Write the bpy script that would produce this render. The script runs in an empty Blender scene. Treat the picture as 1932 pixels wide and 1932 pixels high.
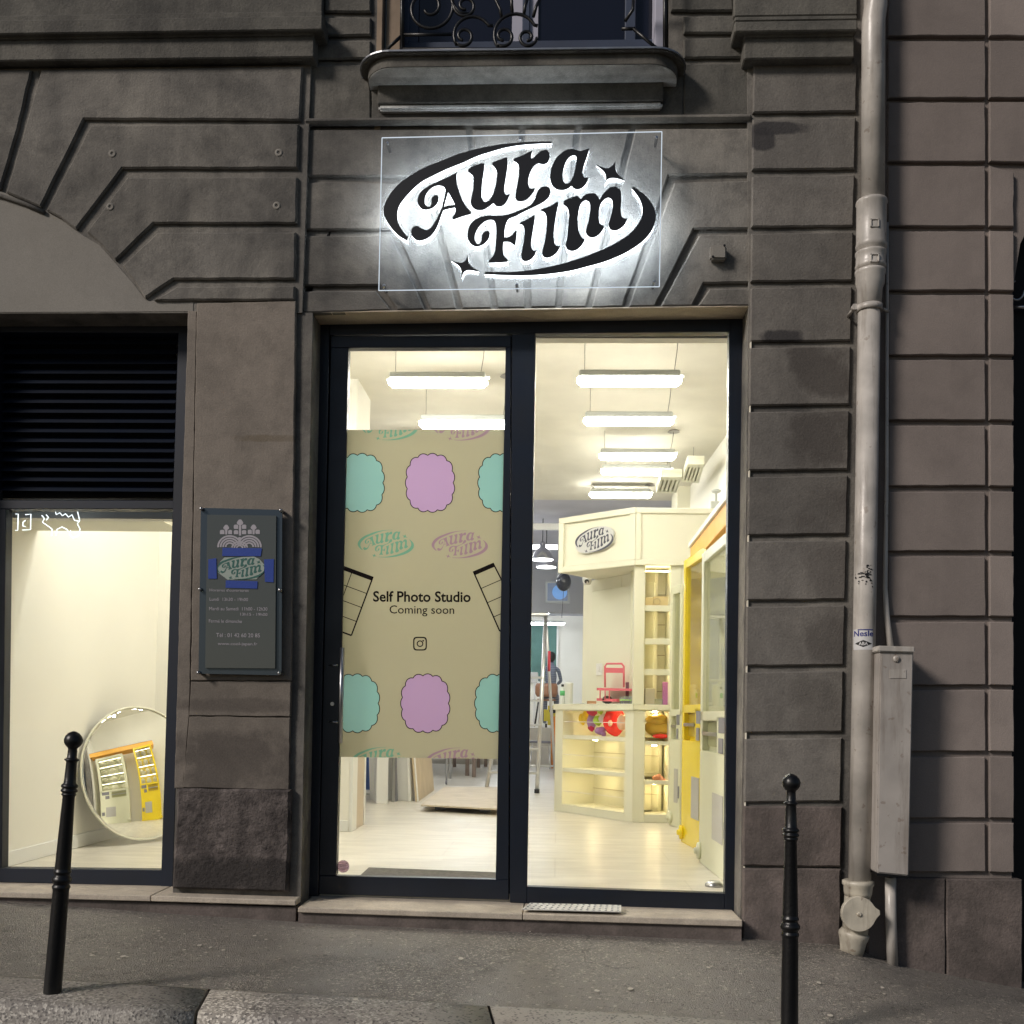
import bpy, bmesh, math, random
from mathutils import Vector, Matrix
S = bpy.context.scene
C = S.collection
R = math.radians
random.seed(7)
# ------------------------------------------------------------------ camera
F = 1932.0                      # focal length in the units of a 1932 px wide frame
ROT = ((0.9988962403877908, 0.044059786115578155, 0.016279932020328892),
       (-0.014790941151908163, -0.033912342493811636, 0.9993153561746277),
       (0.04458171148551627, -0.9984531477610915, -0.03322322571621038))
EYE = Vector((0, -5.2, 0.93))
cd = bpy.data.cameras.new('Camera'); cam = bpy.data.objects.new('Camera', cd); C.objects.link(cam)
m = Matrix(ROT).transposed().to_4x4(); m.translation = EYE
cam.matrix_world = m
cd.sensor_fit = 'HORIZONTAL'; cd.sensor_width = 36; cd.lens = 36.0
cd.shift_y = 322 / 1932.0; cd.clip_start = .05; cd.clip_end = 200
S.camera = cam
MT = Matrix(ROT).transposed()
# ------------------------------------------------------------------ light
SUN_AZ, SUN_EL = 52, 31     # light comes from the street lamps up on the left, behind the viewer
W = bpy.data.worlds.new('World'); S.world = W; W.use_nodes = True
nt = W.node_tree; bg = nt.nodes['Background']; sky = nt.nodes.new('ShaderNodeTexSky')
sky.sky_type = 'NISHITA'; sky.sun_disc = False; sky.sun_elevation = R(SUN_EL); sky.sun_rotation = R(180 + SUN_AZ)
nt.links.new(sky.outputs[0], bg.inputs[0]); bg.inputs[1].default_value = 0.045
sl = bpy.data.lights.new('street_light', 'SUN'); sl.energy = 2.45; sl.angle = R(12); sl.color = (1, .91, .83)
so = bpy.data.objects.new('street_light', sl); C.objects.link(so)
d = Vector((math.sin(R(SUN_AZ)) * math.cos(R(SUN_EL)), math.cos(R(SUN_AZ)) * math.cos(R(SUN_EL)), -math.sin(R(SUN_EL))))
so.rotation_euler = d.to_track_quat('-Z', 'Y').to_euler(); so.location = (-4, -8, 9)
S.view_settings.view_transform = 'Standard'; S.view_settings.look = 'None'
S.view_settings.exposure = 0.0; S.view_settings.gamma = 1
S.render.engine = 'CYCLES'
cy = S.cycles; cy.use_denoising = True; cy.max_bounces = 8; cy.transparent_max_bounces = 16
cy.diffuse_bounces = 5; cy.glossy_bounces = 4; cy.transmission_bounces = 4; cy.sample_clamp_indirect = 4
cy.caustics_reflective = False; cy.caustics_refractive = False
# ------------------------------------------------------------------ pixel -> world
def ray(u, v): return MT @ Vector(((u - 966) / F, (1288 - v) / F, -1.0))
def at(u, v, Y=0.0):
    r = ray(u, v); return EYE + r * ((Y - EYE.y) / r.y)
def atz(u, v, z=0.0):
    r = ray(u, v); return EYE + r * ((z - EYE.z) / r.z)
def atx(u, v, X):
    r = ray(u, v); return EYE + r * ((X - EYE.x) / r.x)
def atp(u, v, P0, n):
    r = ray(u, v); n = Vector(n); return EYE + r * ((Vector(P0) - EYE).dot(n) / r.dot(n))
# ------------------------------------------------------------------ materials
MATS = {}
def newmat(name):
    m = bpy.data.materials.new(name); m.use_nodes = True; MATS[name] = m
    return m, m.node_tree, m.node_tree.nodes['Principled BSDF']
def mat(name, col, rough=.5, metal=0, bump=0, bscale=60, var=0, vscale=4, spec=.5, emit=None, es=0, sub=0, grime=0):
    m, t, b = newmat(name)
    b.inputs['Base Color'].default_value = (*col, 1); b.inputs['Roughness'].default_value = rough
    b.inputs['Metallic'].default_value = metal; b.inputs['Specular IOR Level'].default_value = spec
    if emit: b.inputs['Emission Color'].default_value = (*emit, 1); b.inputs['Emission Strength'].default_value = es
    if var or bump:
        tc = t.nodes.new('ShaderNodeTexCoord')
        if var:
            n = t.nodes.new('ShaderNodeTexNoise'); n.inputs['Scale'].default_value = vscale; n.inputs['Detail'].default_value = 6
            t.links.new(tc.outputs['Object'], n.inputs['Vector'])
            r = t.nodes.new('ShaderNodeMapRange'); r.inputs[1].default_value = .3; r.inputs[2].default_value = .7
            r.inputs[3].default_value = 1 - var; r.inputs[4].default_value = 1 + var * .6
            t.links.new(n.outputs[0], r.inputs[0])
            mx = t.nodes.new('ShaderNodeVectorMath'); mx.operation = 'SCALE'; mx.inputs[0].default_value = col
            t.links.new(r.outputs[0], mx.inputs['Scale']); t.links.new(mx.outputs[0], b.inputs['Base Color'])
            rr = t.nodes.new('ShaderNodeMapRange'); rr.inputs[3].default_value = min(1, rough + .12); rr.inputs[4].default_value = max(0.02, rough - .1)
            t.links.new(n.outputs[0], rr.inputs[0]); t.links.new(rr.outputs[0], b.inputs['Roughness'])
        if grime:
            gm_ = t.nodes.new('ShaderNodeMapping'); gm_.inputs['Scale'].default_value = (16, 16, 1.6); t.links.new(tc.outputs['Object'], gm_.inputs[0])
            gn = t.nodes.new('ShaderNodeTexNoise'); gn.inputs['Scale'].default_value = 1.0; gn.inputs['Detail'].default_value = 8; gn.inputs['Roughness'].default_value = .7; t.links.new(gm_.outputs[0], gn.inputs[0])
            gr = t.nodes.new('ShaderNodeMapRange'); gr.inputs[1].default_value = .52; gr.inputs[2].default_value = .68; gr.inputs[4].default_value = grime; t.links.new(gn.outputs[0], gr.inputs[0])
            gx = t.nodes.new('ShaderNodeMix'); gx.data_type = 'RGBA'; t.links.new(gr.outputs[0], gx.inputs[0]); t.links.new(mx.outputs[0], gx.inputs[6]); gx.inputs[7].default_value = (.13, .095, .065, 1)
            cn = t.nodes.new('ShaderNodeTexNoise'); cn.inputs['Scale'].default_value = 24; cn.inputs['Detail'].default_value = 4; t.links.new(tc.outputs['Object'], cn.inputs[0])
            c2 = t.nodes.new('ShaderNodeMapRange'); c2.inputs[1].default_value = .66; c2.inputs[2].default_value = .70; c2.inputs[4].default_value = grime; t.links.new(cn.outputs[0], c2.inputs[0])
            g3 = t.nodes.new('ShaderNodeMix'); g3.data_type = 'RGBA'; t.links.new(c2.outputs[0], g3.inputs[0]); t.links.new(gx.outputs[2], g3.inputs[6]); g3.inputs[7].default_value = (.16, .10, .06, 1); t.links.new(g3.outputs[2], b.inputs['Base Color'])
        if bump:
            n2 = t.nodes.new('ShaderNodeTexNoise'); n2.inputs['Scale'].default_value = bscale; n2.inputs['Detail'].default_value = 5
            t.links.new(tc.outputs['Object'], n2.inputs['Vector'])
            bp = t.nodes.new('ShaderNodeBump'); bp.inputs['Strength'].default_value = bump; bp.inputs['Distance'].default_value = .01
            t.links.new(n2.outputs[0], bp.inputs['Height']); t.links.new(bp.outputs[0], b.inputs['Normal'])
    return m
def stone(name, a, b_, dark, amt=.5, sc=1.3, grain=90, bump=.35, pits=0, seedoff=0, blots=()):
    """Weathered limestone: two mixed tones, dark grime patches, grain and pits."""
    m, t, b = newmat(name); L = t.links.new; N = t.nodes.new
    tc = N('ShaderNodeTexCoord'); mp = N('ShaderNodeMapping'); mp.inputs['Location'].default_value = (seedoff, seedoff * .7, 0)
    L(tc.outputs['Object'], mp.inputs[0])
    def noise(s, det=8, ro=.6, w=0):
        n = N('ShaderNodeTexNoise'); n.inputs['Scale'].default_value = s; n.inputs['Detail'].default_value = det
        n.inputs['Roughness'].default_value = ro; n.inputs['Distortion'].default_value = w; L(mp.outputs[0], n.inputs[0]); return n
    def ramp(src, x0, x1, y0=0, y1=1):
        r = N('ShaderNodeMapRange'); r.inputs[1].default_value = x0; r.inputs[2].default_value = x1
        r.inputs[3].default_value = y0; r.inputs[4].default_value = y1; L(src, r.inputs[0]); return r.outputs[0]
    def mix(f, c1, c2):
        x = N('ShaderNodeMix'); x.data_type = 'RGBA'
        L(f, x.inputs[0]) if not isinstance(f, float) else setattr(x.inputs[0], 'default_value', f)
        for i, c in ((6, c1), (7, c2)):
            if isinstance(c, tuple): x.inputs[i].default_value = (*c, 1)
            else: L(c, x.inputs[i])
        return x.outputs[2]
    c = mix(ramp(noise(sc * 2.2, 6).outputs[0], .35, .65), a, b_)
    g = ramp(noise(sc, 9, .68, .5).outputs[0], .44, .66, 0, amt)
    c = mix(g, c, dark)
    g2 = ramp(noise(sc * 5.5, 8, .7).outputs[0], .48, .70, 0, amt * .75)
    c = mix(g2, c, dark)
    if blots:
        gp = N('ShaderNodeSeparateXYZ'); L(tc.outputs['Object'], gp.inputs[0]); wn = noise(3.2, 8, .65).outputs[0]
        def mth(op, a, b=None, c3=None):
            x = N('ShaderNodeMath'); x.operation = op
            for i, q in enumerate((a, b, c3)):
                if q is None: continue
                if isinstance(q, (int, float)): x.inputs[i].default_value = q
                else: L(q, x.inputs[i])
            return x.outputs[0]
        for bx0, bz0, rx, rz, stn, bc in blots:
            dx = mth('POWER', mth('ABSOLUTE', mth('MULTIPLY_ADD', gp.outputs[0], 1 / rx, -bx0 / rx)), 3); dz = mth('POWER', mth('ABSOLUTE', mth('MULTIPLY_ADD', gp.outputs[2], 1 / rz, -bz0 / rz)), 3)
            q = mth('ADD', mth('ADD', dx, dz), mth('MULTIPLY_ADD', wn, 6.0, -3.0))
            c = mix(ramp(q, .35, 1.25, stn, 0), c, bc)
    ms = N('ShaderNodeMapping'); ms.inputs['Scale'].default_value = (7, 7, .55); L(mp.outputs[0], ms.inputs[0]); sn = N('ShaderNodeTexNoise'); sn.inputs['Scale'].default_value = 1.0; sn.inputs['Detail'].default_value = 7; L(ms.outputs[0], sn.inputs[0])
    c = mix(ramp(sn.outputs[0], .50, .72, 0, amt * .55), c, dark)
    at_ = N('ShaderNodeAttribute'); at_.attribute_name = 'tone'; tf = N('ShaderNodeMath'); tf.operation = 'MULTIPLY_ADD'; L(at_.outputs['Fac'], tf.inputs[0]); tf.inputs[1].default_value = .15; tf.inputs[2].default_value = 1.0
    tv_ = N('ShaderNodeVectorMath'); tv_.operation = 'SCALE'; L(c, tv_.inputs[0]); L(tf.outputs[0], tv_.inputs['Scale']); c = tv_.outputs[0]
    f = ramp(noise(grain * 1.6, 3).outputs[0], .3, .7, .86, 1.12)
    vm = N('ShaderNodeVectorMath'); vm.operation = 'SCALE'; L(c, vm.inputs[0]); L(f, vm.inputs['Scale']); c = vm.outputs[0]
    h = noise(grain, 6, .65).outputs[0]
    if pits:
        vo = N('ShaderNodeTexVoronoi'); vo.inputs['Scale'].default_value = 38; vo.inputs['Randomness'].default_value = 1; L(mp.outputs[0], vo.inputs[0])
        pn = ramp(noise(3.0, 4).outputs[0], .5, .6)
        pm = ramp(vo.outputs['Distance'], .05, .12, 1, 0)
        mu = N('ShaderNodeMath'); mu.operation = 'MULTIPLY'; L(pn, mu.inputs[0]); L(pm, mu.inputs[1])
        mu2 = N('ShaderNodeMath'); mu2.operation = 'MULTIPLY'; L(mu.outputs[0], mu2.inputs[0]); mu2.inputs[1].default_value = pits
        c = mix(mu2.outputs[0], c, dark)
        sb = N('ShaderNodeMath'); sb.operation = 'SUBTRACT'; L(h, sb.inputs[0]); L(mu.outputs[0], sb.inputs[1]); h = sb.outputs[0]
    h2 = noise(sc * 9, 5).outputs[0]
    ad = N('ShaderNodeMath'); ad.operation = 'ADD'; L(h, ad.inputs[0]); L(h2, ad.inputs[1])
    bp = N('ShaderNodeBump'); bp.inputs['Strength'].default_value = bump; bp.inputs['Distance'].default_value = .009
    L(ad.outputs[0], bp.inputs['Height']); L(bp.outputs[0], b.inputs['Normal'])
    L(c, b.inputs['Base Color']); b.inputs['Roughness'].default_value = .85; b.inputs['Specular IOR Level'].default_value = .3
    return m
def glassmat(name, tint=(1, 1, 1), refl=.06, haze=0, rough=0.0):
    """Thin clear pane: mostly lets light through, mirrors a little (more at a slant), optional milky haze."""
    m, t, b = newmat(name); t.nodes.remove(b); L = t.links.new; N = t.nodes.new
    out = t.nodes['Material Output']; tr = N('ShaderNodeBsdfTransparent'); tr.inputs[0].default_value = (*tint, 1)
    gl = N('ShaderNodeBsdfGlossy'); gl.inputs['Roughness'].default_value = rough
    fr = N('ShaderNodeLayerWeight'); fr.inputs[0].default_value = .5
    pw = N('ShaderNodeMath'); pw.operation = 'POWER'; L(fr.outputs['Facing'], pw.inputs[0]); pw.inputs[1].default_value = 5
    mu = N('ShaderNodeMath'); mu.operation = 'MULTIPLY_ADD'; L(pw.outputs[0], mu.inputs[0]); mu.inputs[1].default_value = .8; mu.inputs[2].default_value = refl
    mu.use_clamp = True
    mx = N('ShaderNodeMixShader'); L(mu.outputs[0], mx.inputs[0]); L(tr.outputs[0], mx.inputs[1]); L(gl.outputs[0], mx.inputs[2])
    o = mx.outputs[0]
    if haze:
        df = N('ShaderNodeBsdfDiffuse'); df.inputs[0].default_value = (.8, .85, .9, 1)
        tl = N('ShaderNodeBsdfTranslucent'); tl.inputs[0].default_value = (.8, .85, .9, 1)
        a2 = N('ShaderNodeMixShader'); a2.inputs[0].default_value = .5; L(df.outputs[0], a2.inputs[1]); L(tl.outputs[0], a2.inputs[2])
        m2 = N('ShaderNodeMixShader'); m2.inputs[0].default_value = haze; L(o, m2.inputs[1]); L(a2.outputs[0], m2.inputs[2]); o = m2.outputs[0]
    L(o, out.inputs[0]); return m
def inkmat(name, col):
    m, t, b = newmat(name); t.nodes.remove(b); tr = t.nodes.new('ShaderNodeBsdfTransparent'); tr.inputs[0].default_value = (*col, 1)
    t.links.new(tr.outputs[0], t.nodes['Material Output'].inputs[0]); return m
def emat(name, col, s):
    m, t, b = newmat(name); t.nodes.remove(b); e = t.nodes.new('ShaderNodeEmission'); e.inputs[0].default_value = (*col, 1); e.inputs[1].default_value = s
    t.links.new(e.outputs[0], t.nodes['Material Output'].inputs[0]); return m
# ------------------------------------------------------------------ objects
def tag(o, label=None, cat=None, group=None, kind=None):
    if label: o['label'] = label
    if cat: o['category'] = cat
    if group: o['group'] = group
    if kind: o['kind'] = kind
    return o
def thing(name, label, cat, loc=(0, 0, 0), rz=0, group=None):
    o = bpy.data.objects.new(name, None); C.objects.link(o); o.location = loc; o.rotation_euler = (0, 0, rz)
    o.empty_display_size = .05
    return tag(o, label, cat, group)
def world_of(o):
    p = Matrix.LocRotScale(o.location, o.rotation_euler, o.scale)
    if o.parent: return world_of(o.parent) @ o.matrix_parent_inverse @ p
    return p
def link(name, me, m, parent=None, smooth=False, world=True):
    """world=True: vertices are in world coordinates and stay there; False: in the parent's own axes."""
    o = bpy.data.objects.new(name, me); C.objects.link(o)
    for x in (m if isinstance(m, (list, tuple)) else [m]): me.materials.append(x)
    if smooth:
        for p in me.polygons: p.use_smooth = True
    if parent:
        o.parent = parent
        if world: o.matrix_parent_inverse = world_of(parent).inverted()
    return o
SPLIT = {'stud', 'standoff', 'fixing_screw', 'filled_hole', 'screw', 'leg', 'castor', 'rubber_foot', 'tread', 'spot_light', 'shelf', 'upper_shelf', 'shelf_light', 'guard_rod', 'batten', 'pen', 'panel_joint', 'coin_panel', 'hanging_wire', 'slat', 'black_slat', 'louvre', 'front_rail', 'window_sash', 'cushion'}
class MB:
    def __init__(s): s.bm = bmesh.new()
    def quadbox(s, P, mi=0):
        """P: 4 front points then 4 back points, same order"""
        v = [s.bm.verts.new(p) for p in P]
        for f in ((0, 1, 2, 3), (7, 6, 5, 4), (0, 4, 5, 1), (1, 5, 6, 2), (2, 6, 7, 3), (3, 7, 4, 0)):
            try: s.bm.faces.new([v[i] for i in f]).material_index = mi
            except ValueError: pass
        return s
    def box(s, x0, x1, y0, y1, z0, z1, bev=0, mi=0, seg=1):
        x0, x1 = sorted((x0, x1)); y0, y1 = sorted((y0, y1)); z0, z1 = sorted((z0, z1))
        t = bmesh.new(); bmesh.ops.create_cube(t, size=1)
        for v in t.verts: v.co = Vector(((x0 + x1) / 2 + v.co.x * (x1 - x0), (y0 + y1) / 2 + v.co.y * (y1 - y0), (z0 + z1) / 2 + v.co.z * (z1 - z0)))
        if bev:
            bev = min(bev, .45 * min(x1 - x0, y1 - y0, z1 - z0))
            bmesh.ops.bevel(t, geom=t.edges[:], offset=bev, segments=seg, affect='EDGES', clamp_overlap=True)
        s.add(t, mi); return s
    def add(s, t, mi=0, M=None):
        if M is not None: bmesh.ops.transform(t, matrix=M, verts=t.verts)
        for f in t.faces: f.material_index = mi
        me = bpy.data.meshes.new('tmp'); t.to_mesh(me); t.free(); s.bm.from_mesh(me); bpy.data.meshes.remove(me)
    def slab(s, pts, yf, yb, bev=.012, mi=0):
        """polygon of (x,z) facing -Y, front edge chamfered"""
        P = [Vector((p[0], p[-1])) for p in pts]
        if bev >= .003 and len(P) < 60:                 # worn, slightly uneven arrises
            Q = []
            for i in range(len(P)):
                a, b = P[i], P[(i + 1) % len(P)]; k = max(1, int((b - a).length / .05)); nn = Vector((-(b - a).y, (b - a).x)).normalized()
                for j in range(k): Q.append(a + (b - a) * (j / k) + (nn * random.uniform(-.0015, .0015) * (1 if random.random() < .85 else 1.8) if j else Vector((0, 0))))
            P = Q
        fl = s.bm.faces.layers.float.get('tone') or s.bm.faces.layers.float.new('tone'); tone = random.uniform(-1, 1); nf0 = len(s.bm.faces)
        A = sum(P[i].x * P[(i + 1) % len(P)].y - P[(i + 1) % len(P)].x * P[i].y for i in range(len(P)))
        if A < 0: P.reverse()
        n = len(P); I = []
        for i in range(n):
            a, b, c = P[i - 1], P[i], P[(i + 1) % n]
            e1 = (b - a).normalized(); e2 = (c - b).normalized()
            n1 = Vector((-e1.y, e1.x)); n2 = Vector((-e2.y, e2.x)); k = 1 + n1.dot(n2)
            I.append(b + (n1 + n2) * (bev / max(k, .35)))
        v0 = [s.bm.verts.new((p.x, yb, p.y)) for p in P]; v1 = [s.bm.verts.new((p.x, yf + bev, p.y)) for p in P]
        v2 = [s.bm.verts.new((p.x, yf, p.y)) for p in I]
        for i in range(n):
            j = (i + 1) % n
            for a, b in ((v0, v1), (v1, v2)):
                s.bm.faces.new((a[i], a[j], b[j], b[i])).material_index = mi
        f = s.bm.faces.new(v2); f.material_index = mi
        s.bm.faces.new(list(reversed(v0))).material_index = mi
        s.bm.faces.ensure_lookup_table()
        for i in range(nf0, len(s.bm.faces)): s.bm.faces[i][fl] = tone
        return s
    def tube(s, pts, r, n=8, mi=0, closed=False, cap=True):
        P = [Vector(p) for p in pts]; rings = []; N_ = len(P)
        rr = r if isinstance(r, (list, tuple)) else [r] * N_
        up = None
        for i, p in enumerate(P):
            if closed: t = (P[(i + 1) % N_] - P[i - 1])
            else: t = (P[min(i + 1, N_ - 1)] - P[max(i - 1, 0)])
            t.normalize()
            if up is None: up = Vector((0, 0, 1)) if abs(t.z) < .9 else Vector((0, 1, 0))
            a = t.cross(up)
            if a.length < 1e-4: a = t.cross(Vector((1, 0, 0)))
            a.normalize(); b = a.cross(t).normalized(); up = b
            rings.append([s.bm.verts.new(p + (a * math.cos(2 * math.pi * k / n) + b * math.sin(2 * math.pi * k / n)) * rr[i]) for k in range(n)])
        for i in range(N_ if closed else N_ - 1):
            A_, B_ = rings[i], rings[(i + 1) % N_]
            for k in range(n):
                f = s.bm.faces.new((A_[k], A_[(k + 1) % n], B_[(k + 1) % n], B_[k])); f.material_index = mi; f.smooth = True
        if cap and not closed:
            s.bm.faces.new(list(reversed(rings[0]))).material_index = mi; s.bm.faces.new(rings[-1]).material_index = mi
        return s
    def lathe(s, prof, base=(0, 0, 0), axis=(0, 0, 1), n=24, mi=0):
        """prof: (radius, height along axis)"""
        q = Vector((0, 0, 1)).rotation_difference(Vector(axis).normalized()); base = Vector(base); rings = []
        for r, h in prof:
            rings.append([s.bm.verts.new(base + q @ Vector((max(r, 1e-5) * math.cos(2 * math.pi * k / n), max(r, 1e-5) * math.sin(2 * math.pi * k / n), h))) for k in range(n)])
        for a, b in zip(rings, rings[1:]):
            for k in range(n):
                f = s.bm.faces.new((a[k], a[(k + 1) % n], b[(k + 1) % n], b[k])); f.material_index = mi; f.smooth = True
        for rg, rv in ((rings[0], True), (rings[-1], False)):
            f = s.bm.faces.new(list(reversed(rg)) if rv else rg); f.material_index = mi
        return s
    def prism(s, pts3, off, mi=0):
        """flat polygon of 3-D points pushed along off"""
        off = Vector(off); a = [s.bm.verts.new(p) for p in pts3]; b = [s.bm.verts.new(Vector(p) + off) for p in pts3]
        s.bm.faces.new(a).material_index = mi; s.bm.faces.new(list(reversed(b))).material_index = mi
        n = len(a)
        for i in range(n): s.bm.faces.new((a[i], b[i], b[(i + 1) % n], a[(i + 1) % n])).material_index = mi
        return s
    def ring4(s, O, I, y0, y1, mi=0):
        """picture-frame between outer quad O and inner quad I (3-D points at y0), y1 = back"""
        def bk(p): return Vector((p.x, y1, p.z))
        for i in range(4):
            j = (i + 1) % 4
            s.quadbox([O[i], O[j], I[j], I[i], bk(O[i]), bk(O[j]), bk(I[j]), bk(I[i])], mi)
        return s
    def build(s, name, m, parent=None, world=True, recalc=True, smooth_angle=None):
        if recalc: bmesh.ops.recalc_face_normals(s.bm, faces=s.bm.faces)
        if name in SPLIT: return s.split(name, m, parent, world)
        me = bpy.data.meshes.new(name); s.bm.to_mesh(me); s.bm.free()
        return link(name, me, m, parent, world=world)
    def split(s, name, m, parent, world):
        """every separate piece becomes an object of its own"""
        left = set(s.bm.faces); o = None
        while left:
            seed = left.pop(); isl = [seed]; st = [seed]
            while st:
                f = st.pop()
                for e in f.edges:
                    for g in e.link_faces:
                        if g in left: left.discard(g); isl.append(g); st.append(g)
            vm = {}; t = bmesh.new()
            for f in isl:
                nf = t.faces.new([vm.setdefault(v.index if False else v, None) or vm.__setitem__(v, t.verts.new(v.co)) or vm[v] for v in f.verts]); nf.smooth = f.smooth; nf.material_index = f.material_index
            me = bpy.data.meshes.new(name); t.to_mesh(me); t.free(); o = link(name, me, m, parent, world=world)
        s.bm.free(); return o
def copy_tree(o, parent=None):
    c = o.copy(); C.objects.link(c)
    if parent: c.parent = parent; c.matrix_parent_inverse = o.matrix_parent_inverse.copy()
    for ch in [x for x in bpy.data.objects if x.parent == o]: copy_tree(ch, c)
    return c
def q4(u0, v0, u1, v1, u2, v2, u3, v3, Y): return [at(u0, v0, Y), at(u1, v1, Y), at(u2, v2, Y), at(u3, v3, Y)]
def text_flat(s, weight=0.0, align='LEFT'):
    """flat text: list of faces as (x,y) polygons in its own plane"""
    cu = bpy.data.curves.new('t', 'FONT'); cu.body = s; cu.size = 1; cu.offset = weight; cu.align_x = align; cu.resolution_u = 3
    o = bpy.data.objects.new('t', cu); C.objects.link(o)
    dg = bpy.context.evaluated_depsgraph_get(); me = bpy.data.meshes.new_from_object(o.evaluated_get(dg))
    bpy.data.objects.remove(o); bpy.data.curves.remove(cu)
    return me
def text_fit(s, name, fn, m, parent, weight=0.0, box=(0, 0, 1, 1), lift=None):
    """maps the text's bounding box to 0..1 and places each vertex with fn(a,b)->point"""
    me = text_flat(s, weight); xs = [v.co.x for v in me.vertices]; ys = [v.co.y for v in me.vertices]
    x0, x1, y0, y1 = min(xs), max(xs), min(ys), max(ys)
    for v in me.vertices: v.co = fn((v.co.x - x0) / (x1 - x0), (v.co.y - y0) / (y1 - y0))
    me.name = name
    return link(name, me, m, parent)
def quadmap(p00, p10, p01, p11, off=Vector((0, 0, 0))):
    def fn(a, b): return (p00 * (1 - a) + p10 * a) * (1 - b) + (p01 * (1 - a) + p11 * a) * b + off
    return fn
# ------------------------------------------------------------------ the shop's lettering, traced once as outlines
def cr(pts, k=6):
    """closed outline; points with a third value are corners, the rest are smoothed"""
    n = len(pts); out = []
    cor = [len(p) > 2 for p in pts]; P = [Vector((p[0], p[1])) for p in pts]
    for i in range(n):
        a, b = P[i], P[(i + 1) % n]
        m0 = Vector((0, 0)) if False else ((b - P[i - 1]) * .5 if not cor[i] else (b - a) * .6)
        m1 = ((P[(i + 2) % n] - a) * .5 if not cor[(i + 1) % n] else (b - a) * .6)
        L_ = (b - a).length
        for q in (m0, m1):
            if q.length > L_ * 1.2: q *= L_ * 1.2 / q.length
        for s in range(k):
            t = s / k; h = (2 * t**3 - 3 * t * t + 1, t**3 - 2 * t * t + t, -2 * t**3 + 3 * t * t, t**3 - t * t)
            out.append(a * h[0] + m0 * h[1] + b * h[2] + m1 * h[3])
    return out
ZA = (920, 330, 5.682); ZB = (1130, 330, 5.682); ZC = (1110, 430, 5.682); ZD = (1320, 400, 6.44); Z4 = (900, 300, 2.576)
def tr(z, pts): return [((p[0] / z[2] + z[0]) * .7728, (p[1] / z[2] + z[1]) * .7728) + tuple(p[2:]) for p in pts]
c_ = 1
LOGO = {}
LOGO['swoosh'] = [[tr(ZB, [(1232,84,1),(1000,88),(800,100),(530,125),(330,160),(100,210)]) + tr(ZA, [(1193,242),(1050,290),(870,365),(640,455),(400,600),(250,730),(150,870),(103,980),(95,1060),(115,1150),(190,1270),(300,1385),(370,1430),(425,1460,1),(432,1410,1),(370,1340),(310,1240),(285,1150),(285,1060),(310,970),(370,880),(450,790),(600,650),(800,540),(980,455),(1193,370)]) + tr(ZB, [(200,280),(400,215),(600,160),(800,127),(1000,110),(1232,102,1)])]]
LOGO['swoosh2'] = [[tr(ZD, [(1438,378,1),(1460,358,1),(1540,410),(1650,500),(1740,610),(1800,740),(1808,850),(1780,980),(1700,1110),(1580,1230),(1420,1340),(1250,1430),(1000,1530),(720,1607)]) + tr(ZC, [(1600,1305),(1300,1348),(1000,1368),(700,1365),(415,1352,1),(415,1325,1),(600,1328),(800,1328),(1000,1308),(1250,1268),(1500,1210),(1750,1135)]) + tr(ZD, [(837,1400),(1000,1335),(1200,1230),(1380,1110),(1520,960),(1590,820),(1600,700),(1580,600),(1530,500)])]]
LOGO['letter_a'] = [[tr(ZA, [(1108,515,1),(1108,620),(1130,740),(1180,880),(1250,1000),(1308,1060,1),(1308,1085,1),(1180,1120),(1055,1165,1),(1042,1140,1),(1085,1080),(1090,1020),(1078,995,1),(1000,1010),(922,1032,1),(895,1100),(850,1230),(790,1340),(720,1410),(640,1445),(580,1455),(520,1430),(480,1370),(478,1310),(520,1265),(570,1260),(620,1290),(680,1312),(740,1290),(800,1210),(850,1120),(890,1030),(910,980),(935,870),(950,780),(945,740),(920,705),(870,690),(800,700),(730,750),(680,820),(665,890),(670,950),(700,990),(740,985),(755,950),(760,880),(790,835),(830,828),(852,850),(850,910),(810,970),(750,1010),(670,1025),(610,1005),(570,950),(565,880),(590,810),(650,750),(740,690),(850,640),(960,590),(1050,545)]),
    tr(ZA, [(988,785,1),(1020,840),(1060,910),(1082,965,1),(1000,975),(932,990,1),(945,930),(968,850)])]]
LOGO['letter_u'] = [[tr(ZA, [(1495,390,1),(1440,392),(1340,425),(1275,465),(1268,495),(1290,520),(1325,550),(1340,620),(1335,740),(1310,860),(1305,950),(1340,1005),(1400,1030),(1480,1025),(1550,985),(1615,935,1),(1650,970),(1700,982),(1760,960),(1810,900),(1845,820,1),(1838,812,1),(1815,825),(1785,815),(1768,760),(1775,680),(1800,520),(1815,400),(1812,308,1),(1780,308),(1700,340),(1605,375),(1598,400),(1625,430),(1655,480),(1665,560),(1650,680),(1620,790),(1580,870),(1520,922),(1480,910),(1455,860),(1455,750),(1465,620),(1485,500)])]]
LOGO['letter_r'] = [[tr(ZB, [(965,212,1),(930,225),(820,280),(720,318),(700,340),(720,358),(760,385),(778,450),(775,540),(755,680),(730,810),(730,870),(760,905),(810,910),(880,890),(945,830),(990,770),(1002,728,1),(975,738),(935,735),(912,700),(908,640),(920,560),(950,480),(990,420),(1040,385),(1090,390),(1130,392),(1180,365),(1203,310),(1200,250),(1170,210),(1130,205),(1070,225),(1020,270),(975,322,1),(950,318,1),(950,280)])]]
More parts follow.
